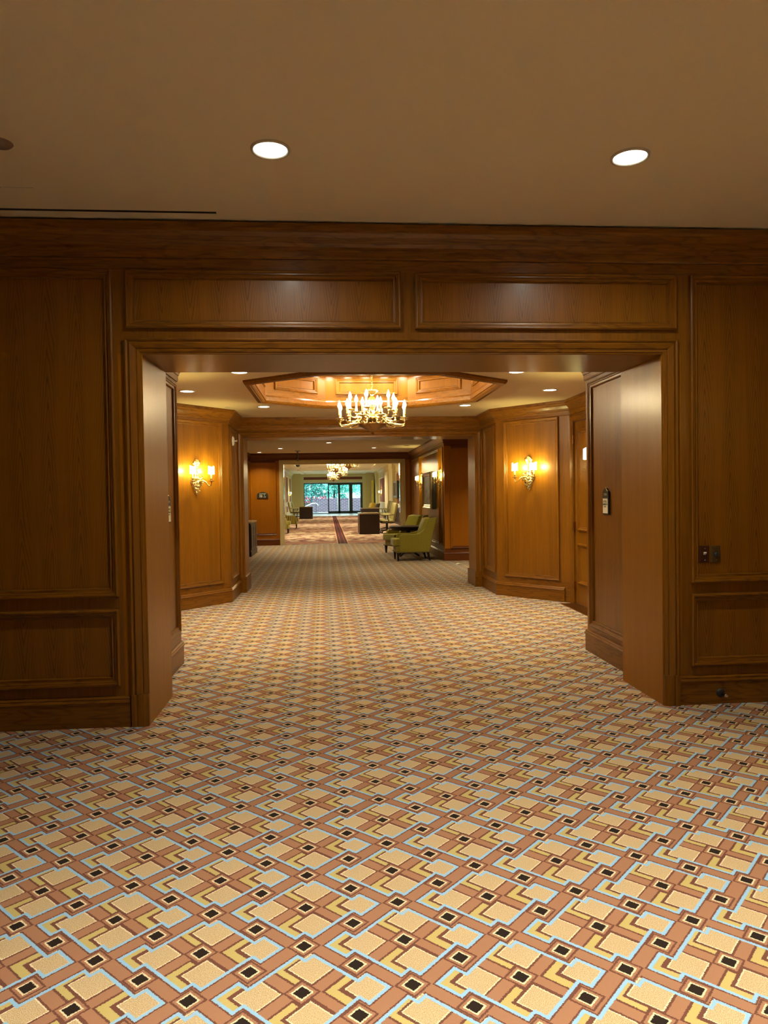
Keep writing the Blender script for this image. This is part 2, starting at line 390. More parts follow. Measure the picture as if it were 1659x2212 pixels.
def wall_seg(name, p0, p1, z1, panels=(), openings=(), thick=0.12, z0=0.0, crown=None, base=True, k0=0.0, k1=0.0,
             mv=None, mh=None, mp=None, base_skip=(), label=None, cscale=1.0, bprof=None, prof=PANEL_PROF, trims=True):
    mv = mv or WV; mh = mh or WH
    L = math.hypot(p1[0]-p0[0], p1[1]-p0[1]); M = frame_M(p0, p1)
    mb = MB(); rects = list(panels)+list(openings)
    xs = sorted({0.0, L} | {min(max(v, 0), L) for r in rects for v in r[:2]}); zs = sorted({z0, z1} | {min(max(v, z0), z1) for r in rects for v in r[2:4]})
    for a, b in zip(xs[:-1], xs[1:]):
        for c, d in zip(zs[:-1], zs[1:]):
            if b-a < 1e-6 or d-c < 1e-6: continue
            mx, mz = (a+b)/2, (c+d)/2
            if any(r[0] < mx < r[1] and r[2] < mz < r[3] for r in rects): continue
            vert = any(r[2] < mz < r[3] for r in panels) or any(r[2] < mz < r[3] for r in openings)
            mb.face([(a, 0, c), (b, 0, c), (b, 0, d), (a, 0, d)], mv if vert else mh)
    for c in openings: pass
    # back and ends (solid body); openings get a tunnel
    bx = sorted({0.0, L} | {min(max(v, 0), L) for r in openings for v in r[:2]}); bz = sorted({z0, z1} | {min(max(v, z0), z1) for r in openings for v in r[2:4]})
    for a, b in zip(bx[:-1], bx[1:]):
        for c, d in zip(bz[:-1], bz[1:]):
            mx, mz = (a+b)/2, (c+d)/2
            if any(r[0] < mx < r[1] and r[2] < mz < r[3] for r in openings): continue
            mb.face([(a, thick, d), (b, thick, d), (b, thick, c), (a, thick, c)], mv)
    for r in openings:
        a, b, c, d = r[:4]
        mb.face([(a, 0, c), (a, 0, d), (a, thick, d), (a, thick, c)], mv); mb.face([(b, 0, c), (b, thick, c), (b, thick, d), (b, 0, d)], mv)
        mb.face([(a, 0, d), (b, 0, d), (b, thick, d), (a, thick, d)], mh)
    mb.face([(0, 0, z0), (0, 0, z1), (0, thick, z1), (0, thick, z0)], mv); mb.face([(L, 0, z0), (L, thick, z0), (L, thick, z1), (L, 0, z1)], mv)
    mb.face([(0, 0, z1), (L, 0, z1), (L, thick, z1), (0, thick, z1)], mh)
    wo = mb.build(name, mat_world=M, fix=False); struct(wo, label)
    for r in panels: panel(wo, *r[:4], mv=mv, mh=mh, mp=mp or (WPAN if r[3]-r[2] < 0.6 else WPAN2), prof=prof)
    def strip(nm, prof_, zoff, x_a, x_b, ka, kb, m, flipz=False):
        q = MB()
        rows = [[(x_a+o*ka, -o, zoff+zz), (x_b-o*kb, -o, zoff+zz)] for o, zz in prof_]
        q.grid(rows, m, smooth=False)
        for e in (0, 1): q.face([r[e] for r in rows]+[(rows[-1][e][0] if False else (x_a if e == 0 else x_b), 0, rows[-1][e][2])], m)
        return q.build(nm, wo, fix=False)
    if crown is not None:
        cp = [(o*cscale, zz*cscale) for o, zz in CROWN_PROF]
        strip('crown_moulding', cp, crown, 0, L, k0, k1, mh)
    if base:
        bp = bprof or BASE_PROF
        cuts = sorted([(a, b) for a, b in base_skip]); x = 0.0; segs = []
        for a, b in cuts:
            if a > x+1e-4: segs.append((x, a))
            x = max(x, b)
        if x < L-1e-4: segs.append((x, L))
        for a, b in segs: strip('baseboard', bp, 0, a, b, k0 if a == 0 else 0, k1 if b == L else 0, mh)
    return wo, M, L

CASING_PROF = [(0.0, 0.0), (0.0, 0.030), (0.010, 0.034), (0.018, 0.028), (0.022, 0.020), (0.028, 0.026), (0.034, 0.030), (0.050, 0.026), (0.066, 0.022), (0.072, 0.014), (0.078, 0.018), (0.092, 0.016), (0.098, 0.008), (0.104, 0.008), (0.108, 0.0)]
def casing(name, xl, xr, zt, Y, mv, mh, wL=0.108, wR=None, wT=None, plinth=0.214, label=None, right_only=False, M=None, prof=CASING_PROF):
    """door casing: xl, xr, zt = OUTER edges; front face towards -y at y=Y"""
    wR = wR or wL; wT = wT or wL
    mb = MB(); pm = prof[-1][0]
    for (i0, h0), (i1, h1) in zip(prof[:-1], prof[1:]):
        a, b = i0/pm, i1/pm
        mb.face([(xl+a*wL, Y-h0, plinth), (xl+b*wL, Y-h1, plinth), (xl+b*wL, Y-h1, zt-b*wT), (xl+a*wL, Y-h0, zt-a*wT)], mv)
        mb.face([(xr-a*wR, Y-h0, plinth), (xr-b*wR, Y-h1, plinth), (xr-b*wR, Y-h1, zt-b*wT), (xr-a*wR, Y-h0, zt-a*wT)][::-1], mv)
        mb.face([(xl+a*wL, Y-h0, zt-a*wT), (xl+b*wL, Y-h1, zt-b*wT), (xr-b*wR, Y-h1, zt-b*wT), (xr-a*wR, Y-h0, zt-a*wT)], mh)
    if M is None: M = Matrix.Identity(4)
    o = mb.build(name, mat_world=M, fix=False); struct(o, label)
    for s, (a, b) in enumerate(((xl, xl+wL), (xr-wR, xr))):
        q = MB()
        pr = [(0, 0.036), (0.24, 0.036), (0.30, 0.028), (0.42, 0.034), (0.74, 0.034), (0.80, 0.024), (0.97, 0.020), (1.0, 0.020)]
        pts = [(a+(b-a)*(t if s == 0 else 1-t), Y-h) for t, h in pr]
        poly = [(pts[0][0], Y+0.005)]+pts+[(pts[-1][0], Y+0.005)]
        q.prism(poly, 0, plinth, mv, 'Z'); q.build('plinth_block', o)
    return o

# ---- floors
mb = MB()
mb.face([(-6, -5, 0), (6, -5, 0), (6, 22.58, 0), (-6, 22.58, 0)], CARPET)
struct(mb.build('floor', fix=False), 'carpet of beige squares, blue outlines and black diamonds', 'carpet')
mb = MB(); mb.face([(-4, 22.58, 0), (6, 22.58, 0), (6, 56.3, 0), (-4, 56.3, 0)], CARPET2)
struct(mb.build('floor', fix=False), 'red and gold gallery carpet with a dark central stripe', 'carpet')
TILE = plain('pale_stone_floor', (0.50, 0.55, 0.55), 0.25, noise_amt=0.1, nscale=3)
mb = MB(); mb.box((-4, 56.3, -0.1), (6, 66.2, 0.004), TILE)
struct(mb.build('floor'), 'pale stone floor inside the glass entrance doors', 'floor')
mb = MB(); mb.box((-1.36, 22.56, 0), (2.3, 22.62, 0.012), CHROME)
struct(mb.build('trim_1'), 'bright metal threshold strip between the two carpets', 'threshold')

# ---- room 1
H1 = 3.305
mb = MB(); mb.box((-6, -5, H1), (6, 4.80, H1+0.1), CEIL)
struct(mb.build('ceiling'), 'plain beige plaster ceiling above the near room', 'ceiling')
Y1 = 4.8; X0 = -6.0
def rx(a, b, c, d): return (a-X0, b-X0, c, d)
fw, FM, FL = wall_seg('wall_front', (X0, Y1), (6.0, Y1), H1-0.03, thick=0.14,
    panels=[rx(-2.9, -1.384, 0.865, 3.006), rx(-2.9, -1.384, 0.275, 0.780), rx(-1.298, 0.510, 2.625, 3.007), rx(0.607, 2.432, 2.625, 3.003), rx(2.531, 4.3, 0.862, 3.003), rx(2.531, 4.3, 0.275, 0.782),
            rx(-5.0, -3.0, 0.865, 3.006), rx(-5.0, -3.0, 0.275, 0.780), rx(4.4, 5.8, 0.862, 3.003), rx(4.4, 5.8, 0.275, 0.782)],
    openings=[rx(-1.25, 2.38, 0.0, 2.50)], crown=3.085, prof=PANEL_DEEP, base_skip=[(-1.325-X0, 2.447-X0)], label='oak panelled wall around the wide opening')
mb = MB(); mb.box((-6, 4.74, H1-0.032), (6, 4.86, H1+0.002), GAP)
struct(mb.build('trim_2'), 'dark strip coloured as the shade in the gap between crown moulding and ceiling', 'gap')  # solid near-black strip stands in for the shade above the crown
casing('trim_3', -1.312, 2.441, 2.558, Y1, WV, WH, wL=0.108, wR=0.110, wT=0.102, label='oak casing around the wide opening')
# jamb liners and soffit of the first opening
mb = MB(); mb.box((-1.36, Y1-0.002, 0), (-1.203, 5.478, 2.456), WJ); struct(mb.build('trim_4'), 'left oak jamb board of the wide opening', 'door jamb')
mb = MB(); mb.box((2.328, Y1-0.002, 0), (2.47, 5.478, 2.456), WJ); struct(mb.build('trim_5'), 'right oak jamb board of the wide opening', 'door jamb')
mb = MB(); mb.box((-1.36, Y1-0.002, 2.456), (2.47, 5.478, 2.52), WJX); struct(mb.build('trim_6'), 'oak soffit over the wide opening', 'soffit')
for n_, (a, b) in {'wall_left': ((-6, -5), (-6, 4.8)), 'wall_right': ((3.75, 4.8), (3.75, -5)), 'wall_back': ((3.75, -5), (-6, -5))}.items():
    wall_seg(n_, a, b, H1, panels=[(0.4+i*2.4, 2.4+i*2.4, 0.865, 3.0) for i in range(3)], crown=3.085, label='oak panelled '+n_.replace('_', ' ').replace('wall ', '')+' wall of the near room')
# slot diffuser in ceiling, dark cover
mb = MB(); mb.box((-4.6, 4.575, H1-0.002), (-0.674, 4.600, H1+0.01), GAP)
tag(mb.build('air_diffuser'), 'long thin black slot diffuser in the near ceiling above the left panels', 'vent')
mb = MB(); mb.lathe([(0, -0.012), (0.055, -0.010), (0.065, 0.0)], plain('dusty_cover', (0.20, 0.13, 0.09), 0.7), (-1.62, 3.75, H1), 24)
tag(mb.build('ceiling_cover'), 'round dull brown cover plate on the near ceiling at the left edge', 'ceiling cover')
mb = MB(); mb.box((-3.2, 4.27, H1-0.0015), (-1.66, 4.2715, H1), RING); struct(mb.build('trim_7'), 'faint access hatch seam in the near ceiling', 'seam')

# ---- room 2 (elongated octagon)
H2 = 2.77
pts = [(-1.42, 11.43), (2.51, 11.43), (2.51, 10.44), (3.32, 9.46), (3.32, 7.45), (2.46, 6.60), (2.46, 5.478), (-1.36, 5.478), (-1.36, 6.60), (-2.24, 7.45), (-2.24, 9.41), (-1.42, 10.40)]
N = len(pts)
def turn(k):
    a = Vector(pts[k])-Vector(pts[k-1]); b = Vector(pts[(k+1) % N])-Vector(pts[k])
    cr = a.x*b.y-a.y*b.x; dt = a.dot(b); th = -math.atan2(cr, dt)   # right turn positive
    return math.tan(th/2)
ZP0, ZP1 = 0.29, 2.565
def seglen(k): return (Vector(pts[(k+1) % N])-Vector(pts[k])).length
names2 = ['wall_far', 'wall_right', 'wall_right', 'wall_right', 'wall_right', 'wall_right', 'wall_near', 'wall_left', 'wall_left', 'wall_left', 'wall_left', 'wall_left']
WFINE = wood('oak_fine_veneer', 'Z', grain=0.75)
labs2 = ['header wall over the second opening', 'narrow oak wall right of the second opening', 'oak panelled diagonal wall with the right far sconce', 'oak wall holding the two panel door',
         'diagonal oak wall beside the door, nearer the camera', 'oak panel wall with the black room sign on the right', 'inner face over the first opening', 'oak panel wall just past the left jamb',
         'diagonal oak wall on the near left', 'oak side wall on the left of the octagonal lobby', 'oak panelled diagonal wall with the left far sconce', 'narrow oak wall with the round white alarm']
CP2 = [(o, z) for o, z in CROWN_PROF]
for k in range(N):
    p0, p1 = pts[k], pts[(k+1) % N]; L = seglen(k); ops = []; pans = []; skip = []
    m = 0.13
    if k == 0: ops = [(-1.38+1.42, 2.46+1.42, 0, 2.50)]; skip = [(0, L)]
    elif k == 1: pans = [(0.22, L-0.085, 0.32, ZP1-0.03)]; skip = []
    elif k == 3: ops = [(0.06, 1.06, 0, 2.47)]; skip = [(0, 1.12)]; pans = [(1.25, L-0.12, ZP0, ZP1)]
    elif k == 6: ops = [(0.0, L, 0, 2.50)]; skip = [(0, L)]
    elif k == 5: pans = [(0.10, L-0.02, 0.25, 2.53)]
    elif k == 7: pans = [(0.02, L-0.10, 0.30, 2.53)]
    elif k == 2: pans = [(0.145, 1.075, ZP0, ZP1)]; skip = [(1.155, L)]
    elif k == 10: pans = [(L-1.12, L-0.135, ZP0, ZP1+0.01)]
    elif k == 11: pans = [(0.085, L-0.22, 0.32, ZP1-0.03)]
    elif k == 9: pans = [(0.15, L-0.15, ZP0, ZP1)]
    else: pans = [(m, L-m, ZP0, ZP1)]
    wall_seg(names2[k], p0, p1, H2, panels=pans, openings=ops, thick=0.10, mp=WFINE, crown=H2-0.203, base=(k not in (0, 6)), base_skip=skip, k0=turn(k), k1=turn((k+1) % N), label=labs2[k])
# second opening
casing('trim_8', -1.435, 2.515, 2.566, 11.43, WV, WH, wL=0.106, wR=0.119, wT=0.108, plinth=0.25, label='oak casing around the second opening')
for nm, a, b, lab in (('trim_9', -1.5, -1.331, 'left jamb of the second opening'), ('trim_10', 2.398, 2.55, 'right jamb of the second opening')):
    mb = MB(); mb.box((a, 11.428, 0), (b, 12.01, 2.458), WJ)
    o = mb.build(nm); struct(o, lab, 'door jamb')
    q = MB(); q.box((a+(0.0 if a > 0 else 0), 11.40, 0), (b+(0.022 if a < 0 else 0), 12.03, 0.25), WH) if a < 0 else q.box((a-0.022, 11.40, 0), (b, 12.03, 0.25), WH)
    q.build('plinth_block', o)
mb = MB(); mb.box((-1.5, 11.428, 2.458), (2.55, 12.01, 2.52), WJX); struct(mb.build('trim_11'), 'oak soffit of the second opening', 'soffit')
mb = MB(); mb.box((-5, 11.53, 2.5), (6, 12.01, 3.0), WH); struct(mb.build('wall_far'), 'solid header between lobby and seating area')
mb = MB(); mb.box((-5, 11.6, 0), (-1.5, 12.0, 2.52), WV); mb.box((2.55, 11.6, 0), (6, 12.0, 2.52), WV); struct(mb.build('wall_near'), 'near wall of the seating area')

# ceiling of room 2 with octagonal opening
OCX, OCY = 0.555, 8.52
octo = [(1.45, -0.755), (1.45, 0.755), (0.62, 1.40), (-0.62, 1.40), (-1.45, 0.755), (-1.45, -0.755), (-0.62, -1.40), (0.62, -1.40)]
def oc(s, z, grow=0.0):
    out = []
    for x, y in octo:
        d = math.hypot(x, y); out.append((OCX+x*(d-s)/d, OCY+y*(d-s)/d, z))
    return out
mb = MB(); inner = oc(0.10, H2); outer = []
for x, y, z in inner:
    dx, dy = x-OCX, y-OCY; t = 1e9
    if dx > 0: t = min(t, (6-OCX)/dx)
    if dx < 0: t = min(t, (-6-OCX)/dx)
    if dy > 0: t = min(t, (12.0-OCY)/dy)
    if dy < 0: t = min(t, (4.94-OCY)/dy)
    outer.append((OCX+dx*t, OCY+dy*t, z))
def edge_corner(a, b):
    return None
corn = [(6, 4.94), (6, 12.0), (-6, 12.0), (-6, 4.94)]
for k in range(8):
    l = (k+1) % 8; a, b = outer[k], outer[l]; extra = []
    for c in corn:
        # corner lies between rays a and b
        va = Vector((a[0]-OCX, a[1]-OCY)); vb = Vector((b[0]-OCX, b[1]-OCY)); vc = Vector((c[0]-OCX, c[1]-OCY))
        if va.x*vc.y-va.y*vc.x > 1e-6 and vc.x*vb.y-vc.y*vb.x > 1e-6: extra = [(c[0], c[1], H2)]
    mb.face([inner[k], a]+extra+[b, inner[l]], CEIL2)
struct(mb.build('ceiling', fix=False), 'beige plaster ceiling with the octagonal recess', 'ceiling')
# octagon trim ring
OPROF = [(0.0, 0.0), (0.0, -0.020), (0.02, -0.045), (0.07, -0.050), (0.085, -0.040), (0.095, -0.045), (0.115, -0.035), (0.125, -0.02), (0.140, -0.02), (0.140, 0.03), (0.128, 0.05)]
mb = MB()
for (s0, h0), (s1, h1) in zip(OPROF[:-1], OPROF[1:]):
    A = oc(s0, H2+h0); B = oc(s1, H2+h1)
    for k in range(8): mb.face([A[k], B[k], B[(k+1) % 8], A[(k+1) % 8]], WH)
struct(mb.build('trim_12', fix=False), 'oak octagonal moulding around the ceiling recess', 'moulding')
DT = 3.17
mb = MB(); A = oc(0.128, DT); mb.face([a for a in A][::-1], CEIL2)
struct(mb.build('ceiling', fix=False), 'small plaster ceiling at the top of the octagonal recess', 'ceiling')
P_ = oc(0.128, 0)
for k in range(8):
    a, b = P_[(k+1) % 8], P_[k]   # left to right seen from inside (clockwise)
    L = math.hypot(a[0]-b[0], a[1]-b[1])
    mb = MB(); M = frame_M(a, b)
    x0, x1, z0, z1 = 0.14, L-0.14, H2+0.13, DT-0.05
    xs = [0, x0, x1, L]; zs = [H2, z0, z1, DT]
    for i in range(3):
        for j in range(3):
            if i == 1 and j == 1: continue
            mb.face([(xs[i], 0, zs[j]), (xs[i+1], 0, zs[j]), (xs[i+1], 0, zs[j+1]), (xs[i], 0, zs[j+1])], WV if j == 1 else WH)
    o = mb.build('wall_recess', mat_world=M, fix=False)
    struct(o, 'oak side of the octagonal ceiling recess')
    panel(o, x0, x1, z0, z1, mp=WV)

# ---- door in right wall of room 2
DM = frame_M(pts[3], pts[4])
casing('trim_13', -0.005, 1.13, 2.55, 0.0, WV, WH, wL=0.075, wR=0.075, wT=0.085, plinth=0.02, label='oak casing of the right hand door', M=DM)
mb = MB(); mb.box((0.075, 0.02, 0.012), (1.055, 0.065, 2.458), WV)
pan = [(0.20, 0.93, 1.00, 2.345), (0.20, 0.93, 0.285, 0.83)]
d = mb.build('door_1', mat_world=DM); struct(d, 'oak door with two raised panels', 'door')
for p in pan:
    q = MB()
    pr = [(0, 0.0), (0.0, 0.022), (0.02, 0.028), (0.03, 0.012), (0.045, 0.008), (0.055, -0.004)]
    for (i0, h0), (i1, h1) in zip(pr[:-1], pr[1:]):
        A = [(p[0]+i0, 0.02-h0, p[2]+i0), (p[1]-i0, 0.02-h0, p[2]+i0), (p[1]-i0, 0.02-h0, p[3]-i0), (p[0]+i0, 0.02-h0, p[3]-i0)]
        B = [(p[0]+i1, 0.02-h1, p[2]+i1), (p[1]-i1, 0.02-h1, p[2]+i1), (p[1]-i1, 0.02-h1, p[3]-i1), (p[0]+i1, 0.02-h1, p[3]-i1)]
        for k in range(4): q.face([A[k], A[(k+1) % 4], B[(k+1) % 4], B[k]], WH if k in (0, 2) else WV)
    i, h = pr[-1]; q.face([(p[0]+i, 0.018, p[2]+i), (p[1]-i, 0.018, p[2]+i), (p[1]-i, 0.018, p[3]-i), (p[0]+i, 0.018, p[3]-i)], WFINE)
    q.build('door_panel', d, fix=False)
for z in (0.25, 1.06, 2.23):
    q = MB(); q.box((0.060, -0.004, z-0.055), (0.088, 0.022, z+0.055), BRASSD); q.lathe([(0.009, -0.06), (0.009, 0.06)], BRASSD, (0.074, -0.008, z), 10); q.build('hinge', d)
q = MB(); q.lathe([(0.0, 0), (0.028, 0.0), (0.030, -0.02), (0.012, -0.03), (0.012, -0.05), (0.030, -0.06), (0.030, -0.085), (0.0, -0.09)], BRASSD, (0, 0, 0), 16)
kn = q.build('door_knob', d); kn.rotation_euler = (-PI/2*-1, 0, 0); kn.location = (0.98, 0.02, 1.0)
mb = MB(); mb.box((3.13, 8.42, 0), (3.33, 9.40, 0.008), BRASSD); struct(mb.build('trim_14'), 'dull brass threshold plate under the door', 'threshold')

# ---- room 3
H3 = 2.89
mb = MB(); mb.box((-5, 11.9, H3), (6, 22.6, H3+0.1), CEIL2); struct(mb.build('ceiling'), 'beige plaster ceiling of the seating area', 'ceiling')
X5 = -2.5
PR3 = [(a*1.0, b) for a, b in PANEL_PROF]
wall_seg('wall_far', (X5, 22.57), (2.75, 22.57), H3, panels=[(0.07, -1.62-X5, 0.33, 2.66), (2.60-X5, 2.74-X5, 0.33, 2.64)], openings=[(-1.46-X5, 2.40-X5, 0, 2.62)], thick=0.25, crown=H3-0.203,
         base_skip=[(-1.53-X5, 2.48-X5)], mv=WFAR, mh=WFARH, mp=WFAR, label='reddish panelled wall around the cream opening')
CR = CREAM
casing('trim_15', -1.52, 2.472, 2.682, 22.57, CR, CR, wL=0.134, wR=0.174, wT=0.135, plinth=0.2, label='cream painted casing of the third opening')
for nm, a, b, lab in (('trim_16', -1.5, -1.386, 'left cream jamb of the third opening'), ('trim_17', 2.298, 2.45, 'right cream jamb of the third opening')):
    mb = MB(); mb.box((a, 22.568, 0), (b, 22.86, 2.547), plain('cream_gloss_'+nm, (0.60, 0.50, 0.25), 0.2, noise_amt=0.03, coat=0.5)); struct(mb.build(nm), lab, 'door jamb')
mb = MB(); mb.box((-1.5, 22.568, 2.547), (2.45, 22.86, 2.64), CR); struct(mb.build('trim_18'), 'cream soffit of the third opening', 'soffit')
# right wall and facing wall of the seating area
wall_seg('wall_right', (2.66, 22.57), (2.66, 16.1), H3, panels=[(0.3, 2.15, 0.33, 2.62), (2.35, 5.75, 0.33, 2.62), (5.86, 6.36, 0.33, 2.62)], crown=H3-0.203, k0=1.0, k1=-1.0, mv=WJ, mp=WJ, label='glossy panelled wall behind the armchairs')
wall_seg('wall_far', (2.655, 16.094), (6.0, 16.094), H3, panels=[(0.13, 1.4, 0.28, 2.63), (1.55, 3.0, 0.28, 2.63)], crown=H3-0.203, k0=-1.0, k1=1.0, mv=WFAR, mh=WFARH, mp=WFAR, label='oak panelled wall right of the seating area')
wall_seg('wall_left', (X5, 12.0), (X5, 22.57), H3, mp=WFINE, panels=[(0.3+i*2.6, 2.7+i*2.6, 0.33, 2.62) for i in range(4)], crown=H3-0.203, k0=1, k1=1, label='oak panelled left wall of the seating area')
wall_seg('wall_right', (6.0, 16.1), (6.0, 12.0), H3, panels=[(0.3, 3.8, 0.33, 2.62)], crown=H3-0.203, k0=1, k1=1, label='oak side wall of the right alcove')

# ------------------------------------------------------------------ lamps
def downlight(x, y, z, rad, power, label, group, spread=125, col=HALO, lit=True, lens=None):
    t = thing('ceiling_light', (x, y, z), label, 'ceiling light', group)
    mb = MB(); mb.lathe([(rad*1.18, 0.0), (rad*1.16, -0.008), (rad*1.04, -0.010), (rad*0.98, -0.004)], RING, n=28); mb.build('trim_ring', t)
    mb = MB(); mb.lathe([(0.0, -0.003), (rad*0.99, -0.003)], (lens or LENS) if lit else GAP, n=28); mb.build('lens', t)
    if power:
        ld = bpy.data.lights.new('lamp', 'AREA'); ld.shape = 'DISK'; ld.size = rad*0.8; ld.energy = power; ld.color = col; ld.spread = math.radians(spread)
        lo = bpy.data.objects.new('lamp', ld); C.objects.link(lo); lo.parent = t; lo.location = (0, 0, -0.006)
    return t
for (x, y, lab) in ((-0.268, 3.748, 'left of the two lit downlights in the near ceiling'), (1.648, 3.737, 'right of the two lit downlights in the near ceiling')):
    downlight(x, y, H1, 0.088, P_ROOM1, lab, 'downlights in the near ceiling', 150)
for x, y, lab in ((-0.268, 1.3, 'left downlight above the camera'), (1.648, 1.3, 'right downlight above the camera'), (-0.268, -1.2, 'left downlight behind the camera'), (1.648, -1.2, 'right downlight behind the camera')):
    downlight(x, y, H1, 0.088, P_ROOM1*2.05, lab+' in the near ceiling', 'downlights behind the camera', 92)
for x, y, lab in ((-1.63, 8.52, 'lit downlight in the lobby ceiling above the left sconce wall'), (2.72, 8.50, 'lit downlight in the lobby ceiling above the door'),
                  (-0.868, 7.25, 'lit downlight half hidden by the left part of the soffit'), (1.968, 7.24, 'lit downlight half hidden by the right part of the soffit'),
                  (-0.868, 9.98, 'lit downlight below the left corner of the octagonal recess'), (1.953, 9.93, 'lit downlight below the right corner of the octagonal recess')):
    downlight(x, y, H2, 0.078, P_ROOM2, lab, 'downlights in the lobby ceiling', 120, HALO2)
for x, y, lab in ((-1.36, 10.05, 'small dull sprinkler cover on the lobby ceiling, left'), (2.42, 10.0, 'small dull sprinkler cover on the lobby ceiling, right')):
    mb = MB(); mb.lathe([(0, -0.006), (0.045, -0.006), (0.05, 0)], RING, (x, y, H2), 20); tag(mb.build('sprinkler_cover'), lab, 'sprinkler cover', 'sprinkler covers')
for i, x in enumerate((0.04, 0.30, 0.555, 0.81, 1.07)):
    downlight(x, OCY+1.12, DT, 0.05, 0.25, ['leftmost', 'second from left', 'middle', 'second from right', 'rightmost'][i]+' of the small bright lights inside the octagonal recess', 'lights in the octagonal recess', 150, lens=LENS_B)
for i, x in enumerate((0.1, 1.0)): downlight(x, OCY-1.15, DT, 0.05, 0.25, ['left', 'right'][i]+' small light added unseen on the near side of the octagonal recess', 'added near lights in the octagonal recess', 150, lens=LENS_B)  # pair added out of sight to even the light in the recess
for x, y, pw, lab in ((-2.06, 21.83, 1, 'bright downlight at the far left of the seating area ceiling'), (-1.32, 20.18, .8, 'dim downlight left of centre in the seating area ceiling'), (0.04, 18.2, .8, 'dim downlight in the middle of the seating area ceiling'),
                      (1.33, 20.26, .8, 'dim downlight right of centre in the seating area ceiling'), (0.6, 14.2, 1.0, 'downlight just behind the second opening'), (3.9, 14.2, 2.2, 'downlight in the right alcove')):
    downlight(x, y, H3, 0.075, P_ROOM3*pw, lab, 'downlights in the seating area', 120, HALO2)
for x, y, lab in ((2.2, 19.5, 'dark unlit recessed can nearer the crown moulding'), (2.25, 21.8, 'dark unlit recessed can near the cream opening')):
    downlight(x, y, H3, 0.07, 0, lab, 'unlit cans in the seating area', lit=False)

